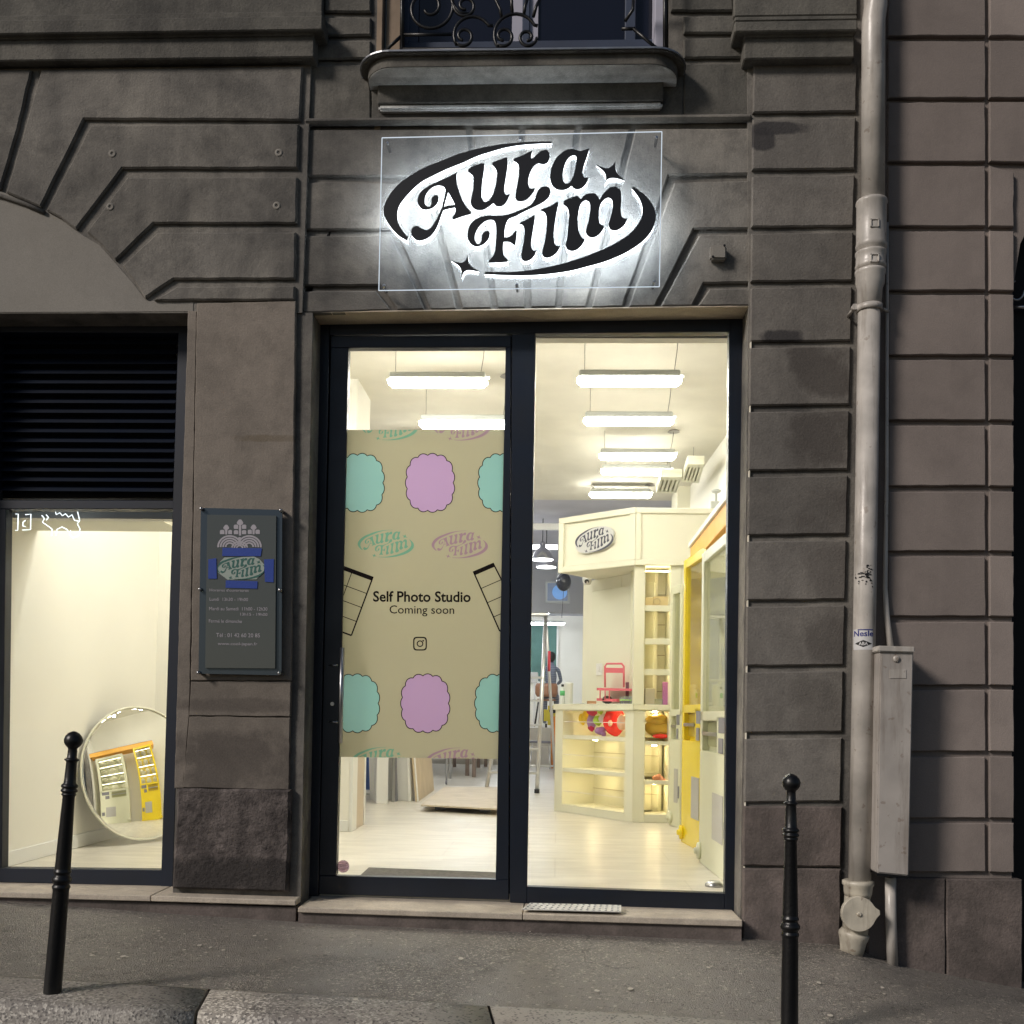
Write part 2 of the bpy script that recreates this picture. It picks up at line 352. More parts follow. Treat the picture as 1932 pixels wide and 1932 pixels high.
LOGO['letter_a_small'] = [[tr(ZB, [(1750,178,1),(1752,200),(1720,300),(1680,420),(1665,500),(1670,560),(1700,588),(1742,578,1),(1735,620),(1700,680),(1650,725),(1590,742),(1540,728),(1508,695,1),(1450,735),(1380,752),(1300,740),(1240,690),(1213,610),(1213,520),(1240,420),(1300,310),(1380,235),(1460,195),(1530,190),(1580,205),(1625,218),(1680,205)]),
    tr(ZB, [(1545,270),(1575,300),(1572,380),(1550,500),(1510,610),(1460,665),(1410,660),(1388,600),(1393,500),(1425,380),(1480,295)])]]
LOGO['letter_f'] = [[tr(ZC, [(1260,140),(1310,160),(1328,210),(1310,280),(1260,330),(1180,380),(1080,430),(950,490),(850,545),(770,575),(740,600),(715,650),(695,740),(690,850,1),(740,848),(800,810),(845,755,1),(860,760,1),(858,830),(850,900),(840,950,1),(820,950,1),(780,915),(740,903),(680,903,1),(672,960),(672,1040),(690,1110),(735,1155),(735,1180,1),(600,1190),(475,1195,1),(472,1175,1),(520,1120),(550,1060),(565,980),(575,850),(575,720),(560,640),(535,605),(490,598),(420,620),(350,680),(300,760),(280,830),(285,900),(310,938),(340,938),(365,900),(378,840),(400,785),(440,758),(480,770),(485,820),(460,880),(410,930),(340,962),(280,965),(220,930),(185,870),(180,790),(200,700),(260,620),(350,570),(450,545),(560,545),(680,540),(780,518),(880,480),(980,440),(1060,390),(1110,320),(1140,230),(1180,170),(1220,145)])]]
LOGO['letter_i'] = [[tr(ZC, [(1112,540,1),(1090,545),(1000,600),(905,645),(905,658,1),(940,670),(962,720),(968,800),(955,920),(925,1060),(925,1130),(950,1165),(1000,1170),(1060,1145),(1110,1090),(1135,1025,1),(1100,1035),(1070,1005),(1062,940),(1070,850),(1095,700),(1110,600)])]]
LOGO['letter_l'] = [[tr(ZC, [(1435,350,1),(1410,358),(1330,410),(1200,460),(1197,475,1),(1240,490),(1268,540),(1278,620),(1270,760),(1245,920),(1215,1040),(1225,1100),(1280,1125),(1350,1105),(1420,1050),(1470,965,1),(1430,970),(1395,945),(1378,890),(1378,780),(1395,620),(1420,480),(1435,400)])]]
LOGO['letter_m'] = [[tr(ZD, [(360,605),(370,580),(450,540),(540,508),(590,508),(610,535),(628,555,1),(660,520),(720,475),(800,460),(860,470),(900,510),(930,560,1),(970,490),(1030,420),(1100,365),(1180,360),(1240,400),(1265,460),(1268,560),(1262,700),(1265,790),(1290,840),(1320,858),(1362,850,1),(1362,870),(1320,950),(1250,1010),(1170,1040),(1100,1020),(1070,970),(1080,900),(1110,790),(1130,680),(1130,600),(1115,550),(1070,522),(1020,540),(960,600),(930,680),(915,790),(915,880),(935,940),(975,965),(1003,962,1),(990,1010),(940,1080),(880,1130),(800,1150),(740,1120),(712,1070),(725,990),(760,860),(775,740),(775,640),(755,585),(710,565),(660,590),(620,650),(595,760),(583,880),(590,1010),(620,1110),(655,1165),(688,1178,1),(680,1220),(630,1290),(560,1345),(480,1360),(415,1330),(395,1270),(415,1160),(435,980),(445,820),(435,720),(405,665),(365,635)])]]
LOGO['star'] = [[tr(Z4, [(1432,263,1),(1495,285),(1530,270),(1552,240,1),(1552,290),(1565,320),(1608,358,1),(1545,342),(1505,350),(1485,385,1),(1492,340),(1478,300)])]]
LOGO['star2'] = [[tr(Z4, [(520,865,1),(580,880),(610,860),(625,822,1),(628,870),(645,900),(692,932,1),(630,922),(600,935),(585,972,1),(583,930),(565,895)])]]
LOGO_POLY = {k: [[cr(o, 5) for o in g] for g in v] for k, v in LOGO.items()}
LC = (981.0, 394.0); LW = 517.0       # centre and width of the traced lettering
def flat_faces(outlines):
    """fill outlines (with holes) -> bmesh in the 2-D plane"""
    t = bmesh.new()
    for o in outlines:
        vs = [t.verts.new((p.x, p.y, 0)) for p in o]
        for i in range(len(vs)): t.edges.new((vs[i], vs[(i + 1) % len(vs)]))
    bmesh.ops.triangle_fill(t, use_beauty=True, use_dissolve=False, edges=t.edges[:])
    return t
def logo_mesh(fn, keys=None):
    """whole logo as one flat mesh; fn maps (dx,dy) in widths (right, up) to a 3-D point"""
    mb = bmesh.new()
    for k, gs in LOGO_POLY.items():
        if keys and k not in keys: continue
        for g in gs:
            t = flat_faces(g)
            for v in t.verts: v.co = fn((v.co.x - LC[0]) / LW, (LC[1] - v.co.y) / LW)
            me = bpy.data.meshes.new('x'); t.to_mesh(me); t.free(); mb.from_mesh(me); bpy.data.meshes.remove(me)
    return mb
def clip(bm, planes):
    for co, no in planes:
        bmesh.ops.bisect_plane(bm, geom=bm.verts[:] + bm.edges[:] + bm.faces[:], plane_co=co, plane_no=no, clear_outer=True)
    return bm
# ================================================================== MATERIALS
def wx(u, v): p = at(u, v, 0); return p.x, p.z
def blt(u, v, w, h, s, c): x, z = wx(u, v); return (x, z, w / 371.5, h / 371.5, s, c)
DK = (.075, .066, .060)
M_ST = stone('limestone_facade', (.245, .228, .20), (.195, .183, .165), (.050, .048, .047), .78, 1.1, 80, .4)
M_STL = stone('limestone_pier', (.27, .235, .20), (.235, .205, .175), (.10, .088, .076), .5, 1.4, 90, .3, seedoff=5, blots=[blt(450, 1330, 140, 14, .6, (.10, .085, .075)), blt(450, 1440, 140, 62, .62, (.075, .064, .058)), blt(520, 830, 90, 8, .5, (.13, .10, .06))])
M_STB = stone('limestone_base', (.17, .145, .135), (.085, .072, .068), (.016, .014, .014), .95, 3.2, 60, 1.0, pits=.7, seedoff=9, blots=[blt(440, 1650, 130, 36, .8, (.03, .027, .026))])
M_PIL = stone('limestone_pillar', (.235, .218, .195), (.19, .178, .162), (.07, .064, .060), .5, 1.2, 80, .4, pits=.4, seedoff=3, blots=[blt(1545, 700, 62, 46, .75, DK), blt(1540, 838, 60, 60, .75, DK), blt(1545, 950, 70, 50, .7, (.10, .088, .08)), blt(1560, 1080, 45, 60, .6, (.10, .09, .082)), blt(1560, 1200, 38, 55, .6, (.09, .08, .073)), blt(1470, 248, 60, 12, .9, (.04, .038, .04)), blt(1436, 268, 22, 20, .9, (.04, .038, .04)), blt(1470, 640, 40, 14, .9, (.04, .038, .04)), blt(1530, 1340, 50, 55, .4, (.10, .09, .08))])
M_STU = stone('limestone_sooty_shaded', (.17, .16, .14), (.13, .125, .11), (.035, .034, .034), .75, 1.0, 70, .5, pits=.25, seedoff=13)  # sooty courses; on balcony fascia and apron the dark tone is painted shade
M_STN = stone('limestone_neighbour', (.275, .235, .213), (.245, .21, .192), (.15, .128, .118), .45, .8, 140, .22, seedoff=21)
M_STNB = stone('limestone_neighbour_base', (.20, .165, .15), (.15, .125, .115), (.05, .045, .04), .6, 2.0, 70, .5, seedoff=25)
M_TYM = stone('render_plaster', (.26, .245, .22), (.24, .225, .20), (.17, .16, .145), .3, 1.2, 160, .15, seedoff=31)
M_SILL = stone('sill_stone', (.60, .53, .43), (.52, .46, .38), (.22, .19, .16), .4, 2.2, 90, .3, seedoff=41)
M_REV = stone('reveal_stone', (.62, .53, .42), (.56, .48, .38), (.22, .18, .14), .3, 1.5, 110, .2, seedoff=47)
M_BALC = stone('balcony_stone_lit', (.74, .74, .72), (.66, .66, .64), (.09, .09, .085), .5, 2.3, 90, .4, pits=.5, seedoff=51)  # pale tone puts the sign's light into the slab underside and lip
M_REVW = mat('lit_reveal', (.86, .80, .66), .6, bump=.1, bscale=60, var=.08)  # right door reveal, paler: interior light put into its colour
M_NAVY = mat('navy_painted_metal', (.006, .010, .020), .38, var=.3, vscale=5)
M_NAVY2 = mat('navy_louvre_metal', (.004, .009, .022), .5, var=.3, vscale=3)
M_BLK = mat('black_iron', (.004, .004, .0045), .36, bump=.15, bscale=80)
M_PIPE = mat('grey_painted_iron', (.52, .49, .45), .33, bump=.15, bscale=22, var=.3, vscale=6, grime=.45)
M_PIPE2 = mat('cream_painted_iron', (.54, .50, .41), .4, bump=.25, bscale=22, var=.35, vscale=8, grime=.6)
M_BOX = mat('grey_painted_steel', (.43, .40, .37), .45, bump=.1, bscale=30, var=.2, vscale=4, grime=.4)
M_STEEL = mat('brushed_steel', (.45, .45, .46), .28, 1)
M_ZINC = mat('zinc', (.35, .36, .38), .4, .9, var=.3, vscale=12)
M_GLASS = glassmat('window_glass', (.97, .975, .96), .03)
M_DARK = mat('dark_recess', (.004, .004, .005), .8)
# ------------------------------------------------------------------ ground heights
YK = -1.25                                   # back edge of the kerb stones
GX = [(-10, .10)] + [(at(u, v, -.06).x, at(u, v, -.06).z) for u, v in ((0, 1698), (313, 1722), (558, 1738), (1402, 1772), (1586, 1785), (1694, 1819), (1930, 1864))] + [(3.4, -.52), (10, -.95)]
def gz(x, y=0.0):
    for (a, za), (b, zb) in zip(GX, GX[1:]):
        if x <= b:
            t = max(0, (x - a) / (b - a)); z = za + (zb - za) * t; break
    else: z = GX[-1][1]
    zl = -.128 - .030 * (x + 1.2)            # even fall of the kerb line
    w = min(1, max(0, -y / 1.25)); w = w * w * (3 - 2 * w)
    return z * (1 - w) + (zl - .02) * w
def ground(u, v):
    P = atz(u, v, -.15)
    for _ in range(12): P = atz(u, v, gz(P.x, P.y))
    return P
def gsheet(name, x0, x1, y0, y1, nx, ny, zf, m, **k):
    mb = MB(); g = [[mb.bm.verts.new((x0 + (x1 - x0) * i / nx, y0 + (y1 - y0) * j / ny, zf(x0 + (x1 - x0) * i / nx, y0 + (y1 - y0) * j / ny))) for i in range(nx + 1)] for j in range(ny + 1)]
    for j in range(ny):
        for i in range(nx): mb.bm.faces.new((g[j][i], g[j][i + 1], g[j + 1][i + 1], g[j + 1][i])).smooth = True
    o = mb.build(name, m); tag(o, kind='structure'); return o
def asphalt(name, base, dark, spark, sc=150, stain=(.02, .018, .016), thr=(.80, .95), pit=None, bmp=.7, crack=0, rg=(.42, .72)):
    m, t, b = newmat(name); L = t.links.new; N = t.nodes.new; tc = N('ShaderNodeTexCoord')
    def noise(s, det=6, ro=.6):
        n = N('ShaderNodeTexNoise'); n.inputs['Scale'].default_value = s; n.inputs['Detail'].default_value = det; n.inputs['Roughness'].default_value = ro
        L(tc.outputs['Object'], n.inputs[0]); return n.outputs[0]
    def ramp(src, x0, x1, y0=0, y1=1):
        r = N('ShaderNodeMapRange'); r.inputs[1].default_value = x0; r.inputs[2].default_value = x1; r.inputs[3].default_value = y0; r.inputs[4].default_value = y1
        L(src, r.inputs[0]); return r.outputs[0]
    def mix(f, a, c):
        x = N('ShaderNodeMix'); x.data_type = 'RGBA'; L(f, x.inputs[0])
        for i, q in ((6, a), (7, c)):
            x.inputs[i].default_value = (*q, 1) if isinstance(q, tuple) else (0, 0, 0, 1)
            if not isinstance(q, tuple): L(q, x.inputs[i])
        return x.outputs[2]
    c = mix(ramp(noise(1.3), .38, .62), base, dark)
    c = mix(ramp(noise(4.5, 8, .7), .55, .75, 0, .7), c, stain)
    vo = N('ShaderNodeTexVoronoi'); vo.inputs['Scale'].default_value = sc; L(tc.outputs['Object'], vo.inputs[0])
    cl = N('ShaderNodeSeparateColor'); L(vo.outputs['Color'], cl.inputs[0])
    sp = ramp(cl.outputs[0], thr[0], thr[1], 0, .75)
    pm = ramp(noise(1.1, 3), .42, .60)
    mu = N('ShaderNodeMath'); mu.operation = 'MULTIPLY'; L(sp, mu.inputs[0]); L(pm, mu.inputs[1])
    c = mix(mu.outputs[0], c, spark)
    if pit: c = mix(ramp(cl.outputs[1], .20, .10, 0, .85), c, pit)
    if crack:
        wm = N('ShaderNodeVectorMath'); wm.operation = 'ADD'; L(tc.outputs['Object'], wm.inputs[0]); wn = N('ShaderNodeTexNoise'); wn.inputs['Scale'].default_value = 5; wn.inputs['Detail'].default_value = 5; L(tc.outputs['Object'], wn.inputs[0])
        ws = N('ShaderNodeVectorMath'); ws.operation = 'SCALE'; ws.inputs['Scale'].default_value = .28; L(wn.outputs['Color'], ws.inputs[0]); L(ws.outputs[0], wm.inputs[1])
        cv = N('ShaderNodeTexVoronoi'); cv.feature = 'DISTANCE_TO_EDGE'; cv.inputs['Scale'].default_value = .75; L(wm.outputs[0], cv.inputs[0])
        ck_ = N('ShaderNodeMath'); ck_.operation = 'MULTIPLY'; L(ramp(cv.outputs[0], .001, .005, crack, 0), ck_.inputs[0]); L(ramp(noise(.9, 2), .52, .58), ck_.inputs[1]); c = mix(ck_.outputs[0], c, (.02, .018, .016))
        v2 = N('ShaderNodeTexVoronoi'); v2.inputs['Scale'].default_value = 85; L(tc.outputs['Object'], v2.inputs[0]); s2 = N('ShaderNodeSeparateColor'); L(v2.outputs['Color'], s2.inputs[0]); c = mix(ramp(s2.outputs[2], .955, .975, 0, .45), c, spark); c = mix(ramp(s2.outputs[1], .08, .05, 0, .5), c, (.04, .035, .03))
    L(c, b.inputs['Base Color']); L(ramp(noise(2.0), .3, .7, rg[0], rg[1]), b.inputs['Roughness'])
    bp = N('ShaderNodeBump'); bp.inputs['Strength'].default_value = bmp; bp.inputs['Distance'].default_value = .005
    ad = N('ShaderNodeMath'); ad.operation = 'ADD'; L(vo.outputs['Distance'], ad.inputs[0]); L(noise(sc * .9, 4), ad.inputs[1])
    L(ad.outputs[0], bp.inputs['Height']); L(bp.outputs[0], b.inputs['Normal']); return m
M_ASPH = asphalt('pavement_asphalt', (.245, .225, .20), (.17, .157, .14), (.62, .56, .47), crack=.5, bmp=.9, rg=(.36, .66))
M_ROAD = asphalt('road_asphalt', (.045, .042, .038), (.03, .028, .026), (.12, .11, .10), 110)
M_KERB = asphalt('kerb_granite', (.32, .30, .26), (.22, .20, .18), (.72, .68, .60), 125, (.05, .045, .04), (.60, .85), (.08, .075, .07), bmp=.3)
# the street
pav = gsheet('pavement', -9, 9, YK, .9, 180, 40, lambda x, y: gz(x, y) if y < .02 else gz(x, 0), M_ASPH)
gsheet('road', -30, 30, -40, YK - .30, 60, 20, lambda x, y: -.128 - .030 * (max(-9, min(9, x)) + 1.2) - .15 + .008 * (YK - .3 - y) * 0, M_ROAD)
# pale gum spots trodden flat on the pavement, and a repair crack
gm = MB()
for u, v, s in ((376, 1786, 7), (397, 1790, 5), (347, 1795, 5), (388, 1800, 4), (421, 1795, 5), (265, 1734, 4), (299, 1759, 5), (305, 1771, 4), (291, 1801, 4), (232, 1807, 7), (224, 1800, 4), (173, 1805, 5),
                 (223, 1812, 4), (240, 1808, 4), (671, 1889, 7), (1126, 1872, 7), (1189, 1868, 7), (1113, 1885, 4), (870, 1811, 8), (790, 1853, 4), (1000, 1760, 3), (1336, 1828, 5), (1545, 1857, 6), (1566, 1919, 7), (1665, 1866, 5), (1668, 1878, 4), (1632, 1912, 4), (480, 1768, 5), (502, 1775, 4)):
    P = ground(u, v); r = s * .00125; vs = []
    for k in range(10):
        a = k * math.pi / 5; rr = r * random.uniform(.8, 1.15); x, y = P.x + rr * 1.3 * math.cos(a), P.y + rr * math.sin(a) * 1.8
        vs.append(gm.bm.verts.new((x, y, gz(x, y) + .007)))
    gm.bm.faces.new(vs)
o = gm.build('gum_spots', mat('old_gum', (.58, .54, .47), .7), pav)
# kerb stones
def kz(x, y): return -.128 - .030 * (x + 1.2) - .02 - .012 * (YK - y) / .3
xs_ = [-9, -6.6, -4.6, at(398, 1870, YK).x - .005, ground(920, 1903).x, 1.6, 3.2, 5, 9]
kb = MB()
for a, b in zip(xs_, xs_[1:]):
    a += .006; b -= .006; n = max(2, int((b - a) / .25)); t = bmesh.new()
    sk = -.10
    prof = [(YK, -.25), (YK, 0), (YK - .03, .004), (YK - .27, .002), (YK - .295, -.02), (YK - .30, -.25)]
    rows = []
    for i in range(n + 1):
        x = a + (b - a) * i / n
        rows.append([t.verts.new((x + sk * (y - YK) / -.3 * -1 * .5, y, kz(x, y) + dz + (.004 if 0 < i < n and dz > -.1 else 0))) for y, dz in prof])
    for i in range(n):
        for j in range(len(prof) - 1): t.faces.new((rows[i][j], rows[i + 1][j], rows[i + 1][j + 1], rows[i][j + 1])).smooth = True
    t.faces.new(rows[0]); t.faces.new(list(reversed(rows[-1])))
    kb.add(t)
tag(kb.build('kerb', M_KERB), kind='structure')
# ================================================================== THE STONE BUILDING
B = thing('stone_building', 'sooty limestone building with arch blocks, holding the lit shopfront and the balcony', 'building', (0, .3, -.1))
YL, YC, YR, YN = -.040, 0.0, -.028, -.075
GB = .021                                     # groove depth behind each face
def S_(mb, pts, Y, bev=.008, depth=None):
    return mb.slab([(at(u, v, Y).x, at(u, v, Y).z) for u, v in pts], Y, Y + (GB + .02 if depth is None else depth), bev)
# left bay: stepped voussoirs of the big arch
mb = MB()
S_(mb, [(-90, 131), (59, 131), (34, 240), (0, 356), (-90, 345)], YL)
S_(mb, [(77, 131), (571, 124), (566, 226), (158, 224), (112, 318), (76, 390), (45, 377), (11, 362), (45, 245)], YL)
S_(mb, [(171, 236), (564, 233), (562, 317), (230, 317), (143, 432), (115, 411), (87, 396)], YL)
S_(mb, [(239, 334), (561, 333), (559, 421), (289, 421), (217, 491), (192, 462), (163, 437)], YL)
S_(mb, [(296, 438), (558, 437), (556, 526), (327, 526), (273, 562), (253, 530), (231, 500)], YL)
S_(mb, [(333, 540), (556, 539), (556, 566), (290, 566)], YL, .008)
mb.build('arch_blocks', M_ST, B)
pl = MB()
for u, v in ((212, 290), (526, 288), (208, 390), (522, 388)):
    p = at(u, v, YL); pl.lathe([(.0, -.004), (.022, -.004), (.020, .002), (.008, .003), (.007, -.001), (0, -.001)], (p.x, p.y, p.z), (0, -1, 0), 14)
pl.build('filled_hole', M_TYM, B)
# plaster field under the arch
mb = MB(); S_(mb, [(-90, 350), (0, 360), (45, 379), (82, 396), (115, 414), (150, 440), (190, 464), (218, 496), (252, 535), (277, 568), (365, 568), (365, 588), (-90, 590)], YL + .018, .002, .06)
mb.build('arch_infill', M_TYM, B)
mb = MB(); mb.tube([at(-60, 357, YL + .01), at(0, 369, YL + .01), at(45, 384, YL + .01), at(84, 401, YL + .01)], .012, 8)
mb.build('arch_drip_edge', M_ST, B)
# the wall goes on to the left, outside the picture
mb = MB(); xw = at(-112, 900, YL).x
for k in range(16):
    z0 = -.3 + k * .42
    for x0, x1 in ((xw - 1.5, xw), (xw - 3.2, xw - 1.53), (xw - 5.0, xw - 3.23)): mb.slab([(x0, z0 + .03), (x1, z0 + .03), (x1, z0 + .42), (x0, z0 + .42)], YL, YL + .05, .008)
mb.build('wall_blocks', M_ST, B)
mb = MB(); mb.box(xw - 5.2, xw - .01, YL + .045, .4, -.6, 7); mb.build('wall', M_ST, B)
# left pier
mb = MB()
S_(mb, [(371, 572), (558, 568), (557, 620), (553, 1000), (549, 1284), (360, 1284), (369, 700)], YL + .006, .004, .08)
S_(mb, [(360, 1286), (549, 1286), (547, 1352), (357, 1350)], YL + .004, .003, .08)
S_(mb, [(357, 1352), (547, 1354), (545, 1490), (345, 1486)], YL + .007, .003, .08)
mb.build('pier', M_STL, B)
mb = MB(); S_(mb, [(354.6, 586), (371, 587), (365, 900), (357, 1350), (346, 1487), (329, 1487), (342, 1000)], YL + .012, .003, .3)
mb.build('pier_edge', M_STL, B)
mb = MB(); S_(mb, [(334, 1488), (548, 1490), (546, 1600), (542, 1684), (324, 1677)], YL - .012, .012, .3); mb.build('pier_base', M_STB, B)
# backing wall (grooves show it)
def WB(pts, y0, y1, m=M_ST, name='wall'):
    q = MB(); q.slab([(at(u, v, y0).x, at(u, v, y0).z) for u, v in pts], y0, y1, .0005); return q.build(name, m, B)
WB([(-200, -250), (600, -250), (570, 590), (-200, 592)], YL + GB, .40)
WB([(357, 585), (590, 590), (566, 1760), (324, 1760)], YL + GB + .012, .37, M_ST)
WB([(712, -250), (712, 200), (560, 590), (540, -250)], YC + GB, .38)
WB([(1262, -250), (1262, 200), (1440, 578), (1460, -250)], YC + GB, .38)
WB([(714, 160), (1262, 160), (1440, 578), (575, 592)], YC + GB + .002, .382)
WB([(1407, -250), (1640, -250), (1640, 1840), (1395, 1840), (1401, 1400), (1413, 590)], YR + GB, .39)
# strip between the pier and the door reveal
mb = MB(); S_(mb, [(560, 585), (583, 590), (578, 900), (569, 1500), (564, 1690), (546, 1690), (551, 1300)], YC, .006, .2); mb.build('door_jamb_stone', M_ST, B)
# door opening reveals
RY = .17
def reveal(name, a, b, y0, y1, th, mm=M_REV):
    q = MB(); A0, A1 = at(*a, y0), at(*b, y0); q.quadbox([A0, A1, A1 + Vector(th), A0 + Vector(th), A0 + Vector((0, y1 - y0, 0)), A1 + Vector((0, y1 - y0, 0)), A1 + Vector((0, y1 - y0, 0)) + Vector(th), A0 + Vector((0, y1 - y0, 0)) + Vector(th)])
    return q.build(name, mm, B)
reveal('door_reveal', (583, 590), (564, 1712), .006, .25, (-.006, 0, 0))
reveal('door_reveal', (1416.5, 578), (1402, 1748), -.022, .25, (.006, 0, 0), M_REVW)
reveal('door_reveal', (583, 590), (1416, 578), .006, .25, (0, 0, .006))
# centre bay: courses left, fan of wedge stones, courses right
mb = MB()
TOPV = 243
def fan(i): return [((744, 585), (711, 543)), ((807, 584), (741, 437)), ((867, 583), (800, 338)), ((933, 582), (886, TOPV)), ((996, 581), (986, TOPV)), ((1053, 580), (1091, TOPV)), ((1111, 580), (1194, TOPV)), ((1180, 579), (1266, 339)), ((1241, 578), (1314, 441)), ((1311, 577), (1334, 542))][i]
def off(p, d): return (p[0] + d, p[1])
g = 5
F_ = [fan(i) for i in range(10)]
# left stepped wedges
S_(mb, [(571, 549), (709, 548), (off(F_[0][0], -g)), (586, 590), (571, 590)], YC)
S_(mb, [(571, 444), (738, 443), off(F_[1][0], -g), off(F_[0][0], g), (717, 538), (571, 539)], YC)
S_(mb, [(571, 343), (797, 343), off(F_[2][0], -g), off(F_[1][0], g), (746, 433), (571, 433)], YC)
S_(mb, [(571, TOPV + 1), off(F_[3][1], -g), off(F_[3][0], -g), off(F_[2][0], g), (806, 333), (571, 332)], YC)
for i in (3, 4, 5): S_(mb, [off(F_[i][1], g), off(F_[i + 1][1], -g), off(F_[i + 1][0], -g), off(F_[i][0], g)], YC)
S_(mb, [off(F_[6][1], g), (1418, TOPV - 2), (1417, 328), (1262, 330), off(F_[7][0], -g), off(F_[6][0], g)], YC)
S_(mb, [(1272, 343), (1417, 340), (1416, 431), (1309, 432), off(F_[8][0], -g), off(F_[7][0], g)], YC)
S_(mb, [(1319, 443), (1416, 441), (1416, 533), (1328, 534), off(F_[9][0], -g), off(F_[8][0], g)], YC)
S_(mb, [(1338, 545), (1415, 543), (1415, 577), off(F_[9][0], g)], YC, .008)
mb.build('flat_arch_stones', M_ST, B)
mb = MB()
S_(mb, [(574, 122), (700, 121), (700, 228), (572, 231)], YC)
S_(mb, [(1290, 120), (1418, 118), (1418, 226), (1290, 229)], YC)
S_(mb, [(700, 121), (1290, 120), (1290, 229), (700, 228)], YC + .004)
S_(mb, [(576, 76), (700, 76), (700, 110), (575, 112)], YC); S_(mb, [(1290, 72), (1418, 70), (1418, 108), (1290, 109)], YC)
S_(mb, [(610, 32), (700, 32), (700, 66), (606, 68)], YC); S_(mb, [(1290, 30), (1384, 28), (1400, 62), (1290, 62)], YC)
S_(mb, [(612, -60), (700, -60), (700, 22), (612, 22)], YC); S_(mb, [(1266, -60), (1384, -60), (1384, 20), (1266, 20)], YC)
mb.build('upper_courses', M_STU, B)
# worn moulding under the balcony, over the sign
mb = MB(); p0, p1 = at(575, 226, -.01), at(1418, 219, -.01)
mb.box(p0.x, p1.x, -.028, .02, at(900, 232, -.01).z, at(900, 222, -.01).z, .010); mb.build('string_moulding', M_ST, B)
# right pillar courses
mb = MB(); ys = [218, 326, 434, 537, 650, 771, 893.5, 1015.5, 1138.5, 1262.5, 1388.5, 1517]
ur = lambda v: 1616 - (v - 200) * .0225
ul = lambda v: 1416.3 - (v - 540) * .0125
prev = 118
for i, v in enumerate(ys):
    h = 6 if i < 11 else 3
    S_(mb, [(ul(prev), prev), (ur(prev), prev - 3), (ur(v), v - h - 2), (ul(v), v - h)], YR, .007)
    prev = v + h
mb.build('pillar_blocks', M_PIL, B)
mb = MB(); S_(mb, [(1403, 1521), (1590, 1522), (1587, 1636), (1402, 1634)], YR - .006, .008); S_(mb, [(1402, 1638), (1587, 1640), (1586, 1800), (1400.5, 1800)], YR - .006, .008)
mb.build('pillar_base', M_STNB, B)
# cornices left and right of the upstairs window
def cornice(name, uL, uR, ends):
    q = MB()
    for v0, v1, Y, e in ((-140, 31, YL + .01, 2), (31, 40, -.075, 2), (40, 60, -.125, 2), (60, 69, -.10, 1), (69, 111, -.085, 1), (111, 121, -.02, 0)):
        a, b = at(uL[e], v0, Y), at(uR[e], v1, Y); q.box(a.x, b.x, Y, .1, a.z if v0 > 0 else at(uL[e], v0, Y).z, at(uL[e] if uL[e] > 500 else 300, v1, Y).z, .006 if v0 < 111 else .003)
    return q.build(name, M_STU, B)
cornice('cornice', (-160, -160, -160), (578, 592, 608), 1)
cornice('cornice', (1418, 1404, 1386), (1612, 1612, 1618), 1)
# thin vertical return beside the drainpipe
# ------------------------------------------------------------------ sills and steps
def ledge(name, top, bot, gnd, m, back, Yf, Yb=.22):
    q = MB()
    a, b = at(*top[0], Yf), at(*top[1], Yf); c, d_ = at(*bot[0], Yf), at(*bot[1], Yf); e, f = at(*back[0], RY), at(*back[1], RY)
    a2, b2 = Vector((a.x, Yb, e.z - .004)), Vector((b.x, Yb, f.z - .004))
    q.quadbox([a, b, d_, c, a2, b2, Vector((d_.x, Yb, d_.z)), Vector((c.x, Yb, c.z))])
    bmesh.ops.bevel(q.bm, geom=q.bm.edges[:], offset=.004, segments=1, affect='EDGES'); q.build(name, m, B)
ledge('window_sill', ((-120, 1680), (284, 1690)), ((-120, 1691), (284, 1701)), 0, M_SILL, ((-120, 1661), (284, 1669)), -.10)
ledge('window_sill', ((285, 1690), (558, 1699)), ((285, 1701), (558, 1709)), 0, M_SILL, ((285, 1669), (558, 1676)), -.10)
ledge('door_step', ((562, 1712), (986, 1724)), ((562, 1722), (986, 1736)), 0, M_SILL, ((580, 1689), (986, 1703)), -.12)
ledge('door_step', ((987, 1724), (1401, 1736)), ((987, 1736), (1401, 1749)), 0, M_SILL, ((987, 1703), (1397, 1716)), -.12)
mb = MB()
for a, b, Y in (((-160, 1688), (558, 1712), -.075), ((563, 1722), (1399, 1749), -.10)):
    p, q_ = at(*a, Y), at(*b, Y); mb.quadbox([p, q_, Vector((q_.x, Y, q_.z - .5)), Vector((p.x, Y, p.z - .5)), Vector((p.x, .2, p.z)), Vector((q_.x, .2, q_.z)), Vector((q_.x, .2, q_.z - .5)), Vector((p.x, .2, p.z - .5))])
mb.build('plinth', M_STNB, B)
# ------------------------------------------------------------------ balcony slab, apron, railing, upstairs window
zt, zf1, zb = at(980, 97, -.20).z, at(980, 104, -.18).z, at(980, 123, -.18).z
def rounded(x0, x1, yo, r, n=8):
    pts = [(x0, .05), (x0, -yo + r)]
    for k in range(1, n): a = k / n * math.pi / 2; pts.append((x0 + r * (1 - math.cos(a)), -yo + r * (1 - math.sin(a))))
    pts += [(x0 + r, -yo)]; right = [(x0 + x1 - x, y) for x, y in reversed(pts)]; return pts + right
q = MB()
xa, xb = at(691, 124, -.10).x, at(1281, 124, -.10).x
for pts, z0, z1 in ((rounded(xa, xb, .18, .15), zb, zf1), (rounded(xa - .035, xb + .035, .205, .17), zf1 + .001, zt)):
    q.prism([Vector((x, y, z0)) for x, y in pts], (0, 0, z1 - z0))
q.build('balcony_slab', M_STU, B)  # shade of the less lit fascia put into the stone colour
